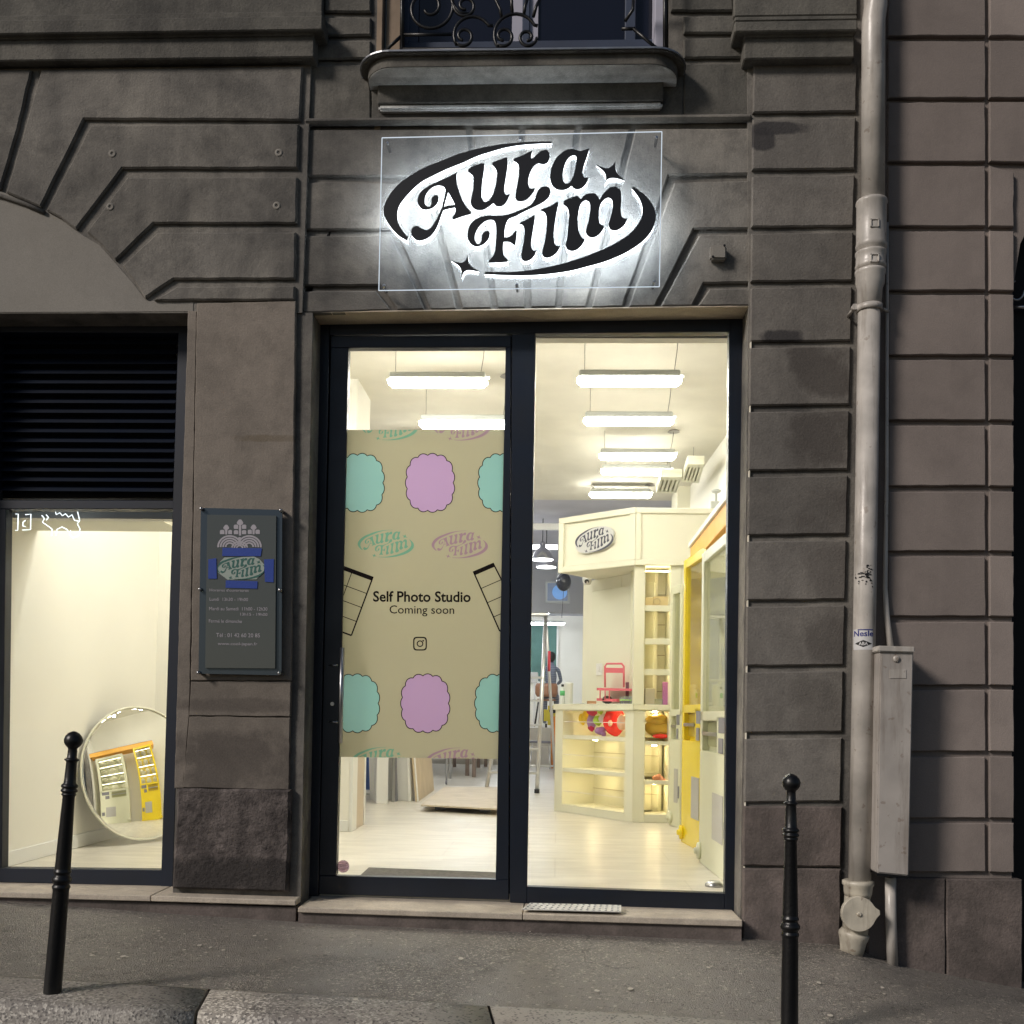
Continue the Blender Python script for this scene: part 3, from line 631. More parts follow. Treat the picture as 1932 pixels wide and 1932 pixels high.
q = MB(); q.prism([Vector((x, y, zb - .004)) for x, y in rounded(xa + .004, xb - .004, .176, .146)], (0, 0, .003)); q.build('lit_underside_plate', M_BALC, B)  # thin plate added to carry the lit underside colour
q = MB(); pts = rounded(xa - .042, xb + .042, .213, .175); q.prism([Vector((x, y, zt + .001)) for x, y in pts], (0, 0, .008)); q.build('balcony_flashing', M_ZINC, B)
q = MB(); a, b = at(713, 152, -.036), at(1252, 152, -.036)
zlo = at(900, 193, -.036).z
q.box(a.x, b.x, -.036, .05, zlo, zb - .001, .004); q.build('balcony_apron', M_STU, B); q = MB(); q.box(a.x + .003, b.x - .003, -.030, .05, zlo - .032, zlo - .001, .010, seg=2); q.build('apron_lip', M_BALC, B)  # shade put into the apron colour, sign light into the lip
q = MB(); Yr = -.10
def zz(x, y): return at(x * .36 + 618.2, y * .36, Yr)
def spiral(cx, cy, r0, r1, a0, turns, n=40):
    out = []
    for k in range(n + 1):
        t = k / n; a = a0 + turns * 2 * math.pi * t; r = r0 * (1 - t) + r1 * t; out.append(zz(cx + r * math.cos(a), cy + r * math.sin(a)))
    return out
w = .0085
q.tube(spiral(530, 40, 130, 24, -.3, 1.45), w); q.tube(spiral(722, 30, 62, 18, math.pi * 1.05, -1.3), w)
q.tube([zz(868, 135)] + spiral(760, 185, 98, 98, -.55, -.5, 14) + spiral(713, 190, 54, 20, math.pi * .75, -1.1, 26), w)
q.tube([zz(1100, 135)] + spiral(985, 185, 112, 112, -.5, -.52, 16) + spiral(922, 190, 55, 20, math.pi * .7, -1.1, 26), w)
q.tube([zz(1100, 200)] + spiral(1046, 196, 50, 16, .1, 1.25, 26), w)
q.tube([zz(645, -30), zz(655, 20), zz(690, 65), zz(740, 75)], w)
q.tube([zz(875, -30), zz(885, 10), zz(905, 50), zz(912, 95)], w); q.tube([zz(1050, -20), zz(1035, 30), zz(1028, 78)], w); q.tube([zz(1120, -20), zz(1092, 35), zz(1078, 88)], w)
q.tube([zz(1605, -30), zz(1600, 50), zz(1560, 110)], w); q.tube([zz(1540, 152), zz(1612, 150)], w); q.tube([zz(400, 183), zz(650, 180)], w)
q.tube([zz(310, 258), zz(385, 190)], w); q.tube([zz(1600, 150), zz(1735, 262)], w)
q.tube([zz(395, 262), zz(1770, 266)], .012); q.tube([zz(390, -200), zz(392, 262)], .011); q.tube([zz(1768, -200), zz(1768, 262)], .011); q.tube([zz(960, -60), zz(968, 80)], w)
q.tube([zz(380, -70), zz(1770, -70)], .014)
q.build('balcony_railing', M_BLK, B)
# upstairs window
win = MB(); Yw = .22
M_BLUE = mat('blue_grey_paint', (.045, .06, .10), .5, var=.2); M_TAN = mat('tan_wood', (.30, .22, .15), .6, bump=.2, bscale=20, var=.3)
M_CURT = mat('white_curtain', (.42, .42, .50), .8); M_NIGHT = mat('dark_room_glass', (.010, .012, .022), .12)
a, b = at(712, -250, .05), at(1262, 170, .05)
q = MB(); q.box(at(755, 0, Yw).x, at(1235, 0, Yw).x, Yw, Yw + .03, 3.9, 6.6); wo = q.build('upstairs_window', M_NIGHT, B)
q = MB()
for u0, u1, Y in ((752, 772, Yw - .04), (986, 1000, Yw - .03), (1180, 1200, Yw - .04), (760, 790, Yw - .025)): q.box(at(u0, 0, Y).x, at(u1, 0, Y).x, Y, Yw, 3.9, 6.6, .004)
q.box(at(760, 0, Yw).x, at(1235, 0, Yw).x, Yw - .05, Yw, 3.95, at(980, 88, Yw).z, .004); q.build('frame', M_BLUE, wo)
q = MB(); q.box(at(967, 0, Yw).x, at(1016, 0, Yw).x, Yw - .012, Yw - .004, at(980, 88, Yw).z, 6.5); q.build('curtain', M_CURT, wo)
for u0, u1, Y0 in ((711, 723, .02), (730, 757, .05)):
    q = MB(); q.box(at(u0, 0, Y0).x, at(u1, 0, Y0).x, Y0, Y0 + .09, 3.95, 6.6, .004); q.build('shutter', M_TAN, B)
q = MB(); q.box(at(1236, 0, .03).x, at(1258, 0, .03).x, .03, .20, 3.95, 6.6, .004); q.build('window_jamb', M_CURT, B)
# small junction box and stub high on the right of the lintel
jb = thing('junction_box', 'small white junction box screwed to the stone right of the lit sign', 'junction box', tuple(at(1355, 480, -.02)))
q = MB(); a, b = at(1341, 461, -.05), at(1371, 488, -.05); q.box(a.x, b.x, -.05, -.001, a.z, b.z, .008, seg=2); q.build('box_body', M_TYM, jb)
q = MB(); a = at(1345, 462, -.055); q.lathe([(.006, 0), (.006, .004)], (at(1367, 463, -.052).x, -.050, at(1367, 463, -.052).z), (0, -1, 0), 8); q.lathe([(.006, 0), (.006, .004)], (at(1345, 484, -.052).x, -.050, at(1345, 484, -.052).z), (0, -1, 0), 8); q.build('screw', M_BLK, jb)
# ================================================================== NEIGHBOUR
NB = thing('neighbour_building', 'pinkish stone building with deep horizontal joints, right of the drainpipe', 'building', (2.0, .3, -.3))
mb = MB(); rows = [(-60, -50), (67, 77), (184, 193), (304, 313), (426, 436), (547, 556), (669, 679), (792, 803), (916, 928), (1039, 1050), (1162, 1174), (1292, 1302), (1417, 1428), (1543, 1553), (1645, 1655)]
for (a0, a1), (b0, b1) in zip(rows, rows[1:]):
    S_(mb, [(1676, a1), (1859, a1), (1860, b0), (1676, b0)], YN, .004, .055)
    S_(mb, [(1867, a1 - 1), (2200 if a1 < 300 else 1913, a1 + (12 if a1 in (313,) else 0)), (2200 if b0 < 310 else 1913.5, b0 + (10 if b0 == 304 else 1)), (1867.5, b0)], YN, .004, .055)
mb.build('wall_blocks', M_STN, NB)
mb = MB(); S_(mb, [(1686, 1656), (1784, 1658), (1785, 1860), (1686, 1850)], YN - .02, .006, .1); S_(mb, [(1786, 1658), (1929, 1660), (1930, 1890), (1787, 1862)], YN - .02, .006, .1)
mb.build('base_blocks', M_STNB, NB)
mb = MB(); P = [(1640, -250), (3400, -250), (3400, 1900), (2320, 1900), (2310, 560), (2250, 400), (2120, 340), (2050, 335), (1965, 380), (1925, 460), (1909, 560), (1909, 1880), (1640, 1880)]
mb.slab([(at(u, v, YN + .026).x, at(u, v, YN + .026).z) for u, v in P], YN + .026, .42, .0005); mb.build('wall', M_STN, NB)
mb = MB(); p = at(1905, 300, .12); mb.box(p.x - .02, p.x + 1.3, .12, .2, -1, 4.5); mb.build('dark_door', M_DARK, NB)
mb = MB(); mb.tube([at(1918 + 14 * math.cos(a * .3), 548 + 18 * math.sin(a * .3), .05) for a in range(0, 16)], .006); mb.tube([at(1912, 580, .08), at(1960, 580, .08)], .012); mb.build('door_ironwork', M_STEEL, NB)
# ================================================================== DRAINPIPE
dp = thing('drainpipe', 'grey cast iron drainpipe with sockets and a round inspection cover, tall between two facades', 'drainpipe', tuple(at(1607, 1795, -.15)))
def pc(u, v): return at(u, v, -.14)
K = .00262 * .5                                # metres per picture unit at this depth, halved for radii
q = MB(); q.tube([pc(1651, -60), pc(1652, 12), pc(1648, 40), pc(1647, 385)], [21.5 * .00262] * 4, 28); q.build('upper_pipe', M_PIPE, dp)
q = MB(); q.tube([pc(1640, 575), pc(1632, 1110), pc(1622, 1662)], [20.5 * .00262] * 3, 28); q.build('lower_pipe', M_PIPE, dp)
def sock(name, pts, m=M_PIPE):
    s = MB(); P = [pc(u, v) for u, v, r in pts]; rr = [r * .00262 for u, v, r in pts]; s.tube(P, rr, 32); return s.build(name, m, dp)
sock('socket', [(1644.5, 378, 24), (1644.5, 380, 28), (1644.5, 385, 29), (1644.5, 388, 27.5), (1644, 460, 27.5), (1644, 464, 29), (1644, 470, 28), (1643.5, 474, 24), (1643.5, 477, 23)])
sock('socket', [(1643, 475, 24), (1643, 477, 28.5), (1643, 481, 28.5), (1643, 484, 27), (1642.5, 500, 27), (1642.5, 503, 28.5), (1642.5, 507, 27), (1642.5, 511, 23)])
sock('socket', [(1642, 510, 24), (1642, 512, 28), (1642, 517, 28), (1642, 520, 26.5), (1641.5, 535, 26.5), (1641, 545, 23), (1640, 575, 22), (1640, 576, 20)])
for u, v, s in ((1651, 420, 8), (1651, 486, 8)):
    fr = MB(); p = at(u, v, -.215); h = s * .0026
    for dx0, dx1, dz0, dz1 in ((-h, h, h * .75, h), (-h, h, -h, -h * .75), (-h, -h * .75, -h, h), (h * .75, h, -h, h)): fr.box(p.x + dx0, p.x + dx1, -.216, -.200, p.z + dz0, p.z + dz1, .001)
    fr.build('maker_frame', M_PIPE, dp)
q = MB(); P = [pc(1640, 577), pc(1640, 588)]; q.tube(P, [24 * .00262] * 2, 28); a = at(1612, 580, -.14); b = at(1628, 583, -.14); q.tube([a, b], .012, 8); q.tube([at(1612, 580, -.14), Vector((a.x, YR, a.z))], .008, 8); q.lathe([(.016, -.012), (.016, .012)], a, (0, -1, 0), 6); q.tube([at(1666, 583, -.14), at(1676, 588, -.12)], .008, 8); q.build('clamp', M_PIPE, dp)
sock('socket', [(1619, 1660, 24), (1619, 1662, 28.5), (1619, 1668, 28.5), (1619, 1672, 26), (1618.5, 1684, 25), (1618, 1692, 23)], M_PIPE2)
q = MB(); q.tube([pc(1618, 1688), pc(1613, 1765)], [23 * .00262] * 2, 24)
q.build('inspection_chamber', M_PIPE2, dp)
p = at(1621, 1725, -.235); q = MB(); n = 32; pts = []
for k in range(n):
    a = 2 * math.pi * k / n; r = .083 * (1 + (.22 if abs(a - .1) < .25 or abs(a - 6.38) < .25 else 0)); pts.append(Vector((p.x + r * math.cos(a) * .98, -.235, p.z + r * math.sin(a))))
q.prism(pts, (0, .03, 0)); q.lathe([(.012, 0), (.010, .008)], p, (0, -1, 0), 10); bmesh.ops.bevel(q.bm, geom=[e for e in q.bm.edges if e.calc_length() > .001][:0] or q.bm.edges[:], offset=.002, segments=1, affect='EDGES'); q.build('inspection_cover', M_PIPE2, dp)
sock('socket', [(1612, 1757, 23), (1611, 1760, 27), (1611, 1764, 27.5), (1610, 1770, 26), (1609, 1776, 24), (1608, 1788, 22), (1606, 1802, 20)], M_PIPE2)
# stickers and scraps on the pipe
def wrap(u, v, half_w, r=.0565, th0=None):
    """returns f(a,b, h): a across -1..1 (arc metres via half_w), b metres up"""
    cx = pc(1632 + (1110 - v) * .018, v)
    base = (at(u, v, -.14 - r).x - cx.x) / r
    def fn(a, b):
        th = base + a * half_w / r; return Vector((cx.x + r * math.sin(th), cx.y - r * math.cos(th), cx.z + b))
    return fn
st = thing('pipe_sticker', 'white sticker lettered Nesle in blue above a black ABA lozenge, on the drainpipe', 'sticker', tuple(at(1628, 1205, -.2)))
M_WHT = mat('white_vinyl', (.62, .62, .62), .4); M_INKB = mat('blue_ink', (.01, .015, .18), .45); M_INKK = mat('black_ink', (.006, .006, .007), .45)
fn = wrap(1627, 1206, 1, .0548); q = MB(); n = 16
for i in range(n):
    a, b = -.052 + .104 * i / n, -.052 + .104 * (i + 1) / n; q.bm.faces.new([q.bm.verts.new(p) for p in (fn(a, -.055), fn(b, -.055), fn(b, .045), fn(a, .045))])
q.build('sticker_sheet', M_WHT, st, recalc=False)
fn2 = wrap(1629, 1206, 1, .0556)
def sub_text(s, x0, x1, z0, z1, m, wt=.0): return text_fit(s, 'lettering', lambda a, b: fn2(x0 + (x1 - x0) * a, z0 + (z1 - z0) * b), m, st, wt)
sub_text('Nesle', -.050, .050, .010, .038, M_INKB, .02)
q = MB()
for i in range(10):
    a, b = -.028 + .078 * i / 10, -.028 + .078 * (i + 1) / 10; q.bm.faces.new([q.bm.verts.new(p) for p in (fn2(a, .0395), fn2(b, .0395), fn2(b, .0445), fn2(a, .0445))])
q.build('accent_bar', M_INKB, st, recalc=False)
q = MB(); n = 14
for i in range(n):
    x0, x1 = -.042 + .084 * i / n, -.042 + .084 * (i + 1) / n; h0, h1 = .017 * (1 - abs(x0) / .043), .017 * (1 - abs(x1) / .043); q.bm.faces.new([q.bm.verts.new(p) for p in (fn2(x0, -.025 - h0), fn2(x1, -.025 - h1), fn2(x1, -.025 + h1), fn2(x0, -.025 + h0))])
q.build('lozenge', M_INKK, st, recalc=False)
fn2 = wrap(1629, 1206, 1, .0562); sub_text('ABA', -.022, .022, -.033, -.017, M_WHT, .02)
sc = thing('torn_stencil', 'torn scraps of a black stencil on the drainpipe above the sticker', 'sticker', tuple(at(1628, 1090, -.2)))
fn3 = wrap(1629, 1090, 1, .0555); q = MB(); rnd = random.Random(3)
for k in range(34):
    x = rnd.uniform(-.048, .042); z = rnd.gauss(0, .028); wd = rnd.uniform(.003, .014); hh = rnd.uniform(.002, .008)
    q.bm.faces.new([q.bm.verts.new(p) for p in (fn3(x, z), fn3(x + wd, z + rnd.uniform(-.004, .004)), fn3(x + wd * .8, z + hh), fn3(x + .001, z + hh))])
for k in range(12):
    x = rnd.uniform(-.03, .02); z = rnd.uniform(-.015, .012); q.bm.faces.new([q.bm.verts.new(p) for p in (fn3(x, z), fn3(x + .016, z), fn3(x + .014, z + .006), fn3(x + .003, z + .007))])
q.build('black_scraps', M_INKK, sc, recalc=False)
# thin second pipe and the meter box
tp = thing('service_pipe', 'thin painted service pipe running down into the top of the meter box', 'pipe', tuple(at(1680, 1215, -.1)))
q = MB(); q.tube([at(1674, 420, -.09), at(1673, 900, -.09), at(1670, 1110, -.09), at(1673, 1160, -.10), at(1680, 1222, -.12)], [.007, .009, .012, .014, .016], 12); q.build('tube', M_PIPE, tp)
q = MB(); q.tube([at(1680, 1655, -.14), at(1681, 1740, -.14), at(1684, 1822, -.14)], .026, 18); cdt = q.build('conduit', M_PIPE); tag(cdt, 'painted metal conduit running from the meter box down into the pavement', 'pipe')
bx = thing('meter_box', 'tall narrow grey metal meter box on the wall right of the drainpipe', 'meter box', tuple(at(1688, 1650, -.12)))
def boxq(c4, y0, y1, bev=.006):
    s = MB(); P = [at(u, v, y0) for u, v in c4]; s.quadbox(P + [Vector((p.x, y1, p.z)) for p in P]); bmesh.ops.bevel(s.bm, geom=s.bm.edges[:], offset=bev, segments=2, affect='EDGES'); return s
boxq([(1661, 1224), (1724, 1226), (1715, 1653), (1654, 1647)], -.27, -.07).build('box_body', M_BOX, bx)
boxq([(1658, 1218), (1726, 1220), (1726, 1231), (1658, 1229)], -.285, -.068, .004).build('lid', M_PIPE, bx)
boxq([(1679, 1263), (1710, 1263), (1710, 1280), (1679, 1280)], -.273, -.268, .001).build('label_plate', M_PIPE, bx)
q = MB(); p = at(1691, 1243, -.271); q.lathe([(.017, 0), (.015, .006), (.006, .008)], p, (0, -1, 0), 14); q.build('lock', M_PIPE, bx)
boxq([(1655, 1648), (1715, 1654), (1715, 1657), (1655, 1652)], -.274, -.075, .001).build('bottom_flange', M_BLK, bx)
# ================================================================== BOLLARDS
PROF = [(0, 746), (10, 748), (24, 756), (35, 769), (41, 787), (38, 803), (30, 816), (21, 824), (20, 830), (21, 868), (24, 872), (31, 876), (31, 882), (24, 886), (23, 892), (26, 984), (29, 990), (35, 995), (37, 1001), (35, 1007), (29, 1011), (33, 1015), (37, 1021), (35, 1027), (28, 1031), (31, 1036), (32, 1041), (28, 1046), (26, 1052), (34, 1378), (34, 1388), (38, 1392), (38, 1399), (33, 1404), (33, 1412), (38, 1418), (43, 1427), (43, 1437), (38, 1445), (34, 1450), (34, 1456), (39, 1462), (39, 1470), (36, 1475), (35, 1484), (39, 1960), (39, 2110)]
def bollard(pos, lean=0, label=''):
    o = thing('bollard', label, 'bollard', pos, 0, 'cast iron bollards along the kerb'); o.rotation_euler = (0, R(lean), 0)
    k = .985 / (1958 - 746); q = MB(); q.lathe([(r * k * 1.02, (1958 - y) * k - .0) for r, y in reversed(PROF)], (0, 0, 0), n=28); 
    for f in q.bm.faces: f.smooth = True
    b = q.build('post', M_BLK, o, world=False); return o
def kp(u, v):
    P = atz(u, v, -.15)
    for _ in range(10): P = atz(u, v, kz(P.x, P.y))
    return P
pL = kp(98.5, 1876); bollard(tuple(pL), 3.1, 'black bollard leaning in front of the left display window')
# the right one: same line along the kerb
pt = None
for X in [i * .005 for i in range(100, 400)]:
    P = Vector((X, pL.y + .02, kz(X, pL.y) + .955)); r = Matrix(ROT) @ (P - EYE); u = 966 + F * r.x / -r.z
    if u >= 1490.5: pt = P; vv = 1288 - F * r.y / -r.z; break
print('right bollard top v', vv, 'want 1459*; X', pt.x, 'left', pL)
bollard((pt.x, pt.y, pt.z - .985), 0, 'upright black bollard in front of the stone pillar right of the door')
# ================================================================== SHOPFRONT
SF = thing('shopfront', 'navy metal shopfront frame with a glazed door and a fixed pane, in the stone opening', 'shopfront', tuple(at(985, 1700, RY)))
Y0, Y1 = RY, RY + .06
O = [at(607, 600, Y0), at(1408, 596, Y0), at(1394, 1716, Y0), at(579, 1688, Y0)]
q = MB()
def bar(q, c, y0=Y0, y1=Y1, bev=.003):
    P = [at(u, v, y0) for u, v in c]; t = MB(); t.quadbox(P + [Vector((p.x, y1, p.z)) for p in P]); bmesh.ops.bevel(t.bm, geom=t.bm.edges[:], offset=bev, segments=1, affect='EDGES'); q.add(t.bm)
bar(q, [(600, 592), (622, 592), (600, 1692), (574, 1690)]); bar(q, [(615, 625), (632, 625), (612, 1690), (594, 1690)], Y0 + .045, Y1 - .002)                # left post
bar(q, [(622, 594), (1380, 591), (1380, 626), (621, 632)])                # head
bar(q, [(1376, 590), (1414, 590), (1400, 1720), (1367.5, 1718)])          # right post
bar(q, [(966, 631), (1011, 628), (994, 1705), (962, 1703)]); bar(q, [(955, 631), (966, 631), (962, 1703), (951, 1703)], Y0 + .045, Y1 - .002)               # mullion
bar(q, [(994, 1673), (1367.5, 1686), (1367.5, 1718), (994, 1706)])        # foot of fixed pane
q.build('frame', M_NAVY, SF)
q = MB(); g0 = Y0 + .03; P = [at(1008, 624, g0), at(1380, 622, g0), at(1372, 1690, g0), at(990, 1680, g0)]; q.quadbox(P + [p + Vector((0, .006, 0)) for p in P]); q.build('fixed_glass', M_GLASS, SF)
q = MB(); bar(q, [(1011, 629.5), (1376, 627.5), (1376, 631), (1011, 633)], Y0 + .005, Y0 + .02, .001); q.build('glazing_bead', M_STEEL, SF) if 0 else q.bm.free()
door = MB()
bar(door, [(624, 634), (964, 633), (964, 655), (624, 656)], Y0 + .006, Y1 + .003); bar(door, [(624, 656), (657.5, 656), (634, 1652), (602, 1652)], Y0 + .006, Y1 + .003)
bar(door, [(954, 655), (964, 655), (960, 1660), (935, 1660)], Y0 + .006, Y1 + .003); bar(door, [(602, 1652), (960, 1660), (960, 1698), (601, 1687)], Y0 + .006, Y1 + .003)
dr = door.build('door', M_NAVY, SF)
q = MB(); P = [at(652, 650, g0), at(958, 650, g0), at(940, 1668, g0), at(628, 1660, g0)]; q.quadbox(P + [p + Vector((0, .006, 0)) for p in P]); q.build('glass', M_GLASS, dr)
q = MB(); hy = Y0 - .055; q.tube([at(646, 1222, hy), at(641.5, 1402, hy)], .0125, 16)
for v, u in ((1255, 645), (1362, 642.5)): p = at(u, v, hy); q.tube([p, p + Vector((-.005, .062, 0))], .007, 8); b = at(622, v, Y0); q.tube([b, b + Vector((.045, -.004, -.001))], .0045, 8)
q.build('handle', M_STEEL, dr)
q = MB(); p = at(627, 1328, Y0 + .004); q.lathe([(.011, 0), (.010, .004)], p, (0, -1, 0), 14); q.build('lock', M_STEEL, dr)
q = MB(); P = [at(1000, 1707, .05), at(1172, 1710, .05), at(1172, 1724, -.09), at(984, 1721, -.09)]; 
mt = thing('threshold_plate', 'perforated metal threshold plate lying on the step below the fixed pane', 'metal plate', tuple((P[0] + P[2]) / 2))
zt_ = lambda x, y: at(1100, 1727, -.12).z + .012 + (y + .12) * .05
q.quadbox([Vector((p.x, p.y, zt_(p.x, p.y) + .004)) for p in P] + [Vector((p.x, p.y, zt_(p.x, p.y))) for p in P]); q.build('plate', mat('worn_aluminium', (.62, .61, .58), .5, .2, var=.15, vscale=10), mt)
q = MB(); rr_ = 0
for i in range(16):
    for j in range(4):
        t, s = (i + .5) / 16, (j + .5) / 4; p = (P[3] * (1 - t) + P[2] * t) * (1 - s) + (P[0] * (1 - t) + P[1] * t) * s; q.lathe([(.007, 0), (.004, .003)], (p.x, p.y, zt_(p.x, p.y) + .004), n=8)
q.build('stud', M_ZINC, mt)
# ------------------------------------------------------------------ poster on the door glass
M_POST, t_, b_ = newmat('translucent_poster'); t_.nodes.remove(b_)
df = t_.nodes.new('ShaderNodeBsdfDiffuse'); df.inputs[0].default_value = (.52, .50, .37, 1); tl = t_.nodes.new('ShaderNodeBsdfTranslucent'); tl.inputs[0].default_value = (.37, .35, .245, 1)
mx = t_.nodes.new('ShaderNodeMixShader'); mx.inputs[0].default_value = .60; t_.links.new(df.outputs[0], mx.inputs[1]); t_.links.new(tl.outputs[0], mx.inputs[2]); t_.links.new(mx.outputs[0], t_.nodes['Material Output'].inputs[0])
def filmmat(name, d, tcol, f=.60):
    m, t, b = newmat(name); t.nodes.remove(b); a = t.nodes.new('ShaderNodeBsdfDiffuse'); a.inputs[0].default_value = (*d, 1); c = t.nodes.new('ShaderNodeBsdfTranslucent'); c.inputs[0].default_value = (*tcol, 1)
    x = t.nodes.new('ShaderNodeMixShader'); x.inputs[0].default_value = f; t.links.new(a.outputs[0], x.inputs[1]); t.links.new(c.outputs[0], x.inputs[2]); t.links.new(x.outputs[0], t.nodes['Material Output'].inputs[0]); return m
PATCH = dict(teal=filmmat('teal_print', (.15, .38, .33), (.29, .52, .53)), lilac=filmmat('lilac_print', (.40, .22, .40), (.48, .34, .60)))
PY = g0 - .0015
po = thing('door_poster', 'cream translucent poster reading Self Photo Studio Coming soon, on the glass door', 'poster', tuple(at(795, 1430, PY)))
pq = [at(655.5, 811, PY), at(951.5, 811, PY), at(940, 1432, PY), at(638, 1428, PY)]
INK = dict(teal=inkmat('teal_ink', (.42, .92, .95)), lilac=inkmat('lilac_ink', (.80, .58, 1)), black=inkmat('black_print', (.03, .025, .04)), white=inkmat('pale_print', (1, 1, 1)))
edges = [((pq[0] + pq[3]) / 2, (-1, 0, -.02)), ((pq[1] + pq[2]) / 2, (1, 0, .02)), ((pq[0] + pq[1]) / 2, (0, 0, 1)), ((pq[2] + pq[3]) / 2, (0, 0, -1))]
edges[0] = (pq[0], (pq[0] - pq[1]) - ((pq[0] - pq[1]).dot((pq[3] - pq[0]).normalized())) * (pq[3] - pq[0]).normalized()); edges[1] = (pq[1], (pq[1] - pq[0]) - ((pq[1] - pq[0]).dot((pq[2] - pq[1]).normalized())) * (pq[2] - pq[1]).normalized())
edges[3] = (pq[3], Vector((pq[2] - pq[3])).cross(Vector((0, 1, 0)))); edges[2] = (pq[0], Vector((pq[0] - pq[1])).cross(Vector((0, 1, 0))))
if edges[3][1].z > 0: edges[3] = (edges[3][0], -edges[3][1])
if edges[2][1].z < 0: edges[2] = (edges[2][0], -edges[2][1])
def put(bm, name, m, par, yy, doclip=True):
    if doclip: clip(bm, [(c, n.normalized()) for c, n in edges])
    for v in bm.verts: v.co.y = yy
    if name == 'crest':
        for i, f in enumerate(bm.faces):
            for v in f.verts: v.co.y = yy - i * 6e-6
    if not bm.faces: bm.free(); return None
    me = bpy.data.meshes.new(name); bm.to_mesh(me); bm.free(); return link(name, me, m, par)
SC = .9958
def on(u, v): return at(u, v, PY - .001)
def plogo(u, v, w, m, tilt=0):
    s = (at(u + w / 2, v, PY).x - at(u - w / 2, v, PY).x); c = on(u, v)
    put(logo_mesh(lambda a, b: Vector((c.x + s * a, PY - .0015, c.z + s * b))), 'logo_print', m, po, PY - .001)
for u, v, k in ((735, 805, 'teal'), (871, 805.5, 'lilac'), (728, 1026, 'teal'), (867.5, 1027.5, 'lilac'), (716, 1436, 'teal'), (856, 1437, 'lilac')): plogo(u, v, 107, INK[k])
def blot(u, v, w, h, m):
    """plain scalloped rounded patch"""
    bm = bmesh.new(); vs = []; n = 15
    for k in range(n * 8):
        a = 2 * math.pi * k / (n * 8); s = .97 + .075 * abs(math.sin(a * n / 2)) ** .8; sq = (abs(math.cos(a)) ** 2.6 + abs(math.sin(a)) ** 2.6) ** (-1 / 2.6)
        vs.append(bm.verts.new(on(u + w / 2 * sq * s * math.cos(a) * .97, v - h / 2 * sq * s * math.sin(a) * .97)))
    P = [v.co.copy() for v in vs]; bm.free()
    for side in (0, 1):                                            # trim at the glass edge
        lim = lambda z: (pq[0].lerp(pq[3], (pq[0].z - z) / (pq[0].z - pq[3].z)).x + .002) if side == 0 else (pq[1].lerp(pq[2], (pq[1].z - z) / (pq[1].z - pq[2].z)).x - .002)
        ins = lambda p: (p.x >= lim(p.z)) if side == 0 else (p.x <= lim(p.z))
        out = []
        for i in range(len(P)):
            a, b = P[i], P[(i + 1) % len(P)]; ia, ib = ins(a), ins(b)
            if ia: out.append(a)
            if ia != ib:
                lo, hi = a.copy(), b.copy()
                for _ in range(20):
                    m2 = (lo + hi) / 2
                    if ins(m2) == ia: lo = m2
                    else: hi = m2
                out.append(lo)
        P = out
    HOLES.append([Vector((p.x, p.z)) for p in P])
    ob = bmesh.new(); lim_ = 1e-4
    for i in range(len(P)):
        a, b = P[i], P[(i + 1) % len(P)]
        if (b - a).length > .02: continue
        d_ = (b - a).normalized(); nn = Vector((-d_.z, 0, d_.x)) * .0022
        ob.faces.new([ob.verts.new(Vector((p.x, PY, p.z))) for p in (a - nn, b - nn, b + nn, a + nn)])
    put(ob, 'patch_outline', INK['black'], po, PY - .0015)
    t = flat_faces([HOLES[-1]])
    for v in t.verts: v.co = Vector((v.co.x, PY, v.co.y))
    put(t, 'colour_patch', m, po, PY, False)
HOLES = []
for v, us in ((911, (679, 811.5, 948)), (1327, (670, 802.5, 942))):
    for u, k in zip(us, ('teal', 'lilac', 'teal')): blot(u, v, 92, 110, PATCH[k])
t = flat_faces([[Vector((p.x, p.z)) for p in pq]] + HOLES)
for v in t.verts: v.co = Vector((v.co.x, PY, v.co.y))
put(t, 'sheet', M_POST, po, PY, False)
def strip_lines(c0, c1, c2, c3, cells, cols):
    """photo strip outline: c0->c1 top edge, c2,c3 bottom"""
    bm = bmesh.new(); c0, c1, c2, c3 = [Vector(c) for c in (c0, c1, c2, c3)]
    def seg(a, b, w):
        d_ = (b - a).normalized(); n = Vector((-d_.y, d_.x)) * w / 2; bm.faces.new([bm.verts.new(on(*(p))) for p in (a - n, b - n, b + n, a + n)])
    L_ = lambda a, b, t: a + (b - a) * t
    seg(c0, c3, 2.6); seg(c1, c2, 2.6); seg(c3, c2, 3); dn = (c3 - c0).normalized(); seg(c0 + dn * 4, c1 + dn * 4, 8)
    for i in range(1, cells): seg(L_(c0, c3, i / cells + .05 * (1 - i / cells)), L_(c1, c2, i / cells + .05 * (1 - i / cells)), 1.4)
    if cols: seg(L_(c0, c1, .5), L_(c3, c2, .5), 1.4)
    put(bm, 'photo_strip_print', INK['black'], po, PY - .002)
strip_lines((628, 1060), (704, 1088), (663, 1199), (588, 1171), 4, 1)
strip_lines((893, 1078), (930, 1062), (986, 1172), (943, 1191), 4, 0)
def ptext(s, u0, u1, v0, v1, m, wt):
    a, b, c, d_ = on(u0, v1), on(u1, v1 + .8), on(u0, v0), on(u1, v0 + .8); me = text_fit(s, 'lettering', quadmap(a, b, c, d_), m, po, wt)
    for v in me.data.vertices: v.co.y = PY - .002
ptext('Self Photo Studio', 704, 888, 1115, 1135.5, INK['black'], .022); ptext('Coming soon', 735, 857, 1142, 1162.5, INK['black'], .004)
bm = bmesh.new()
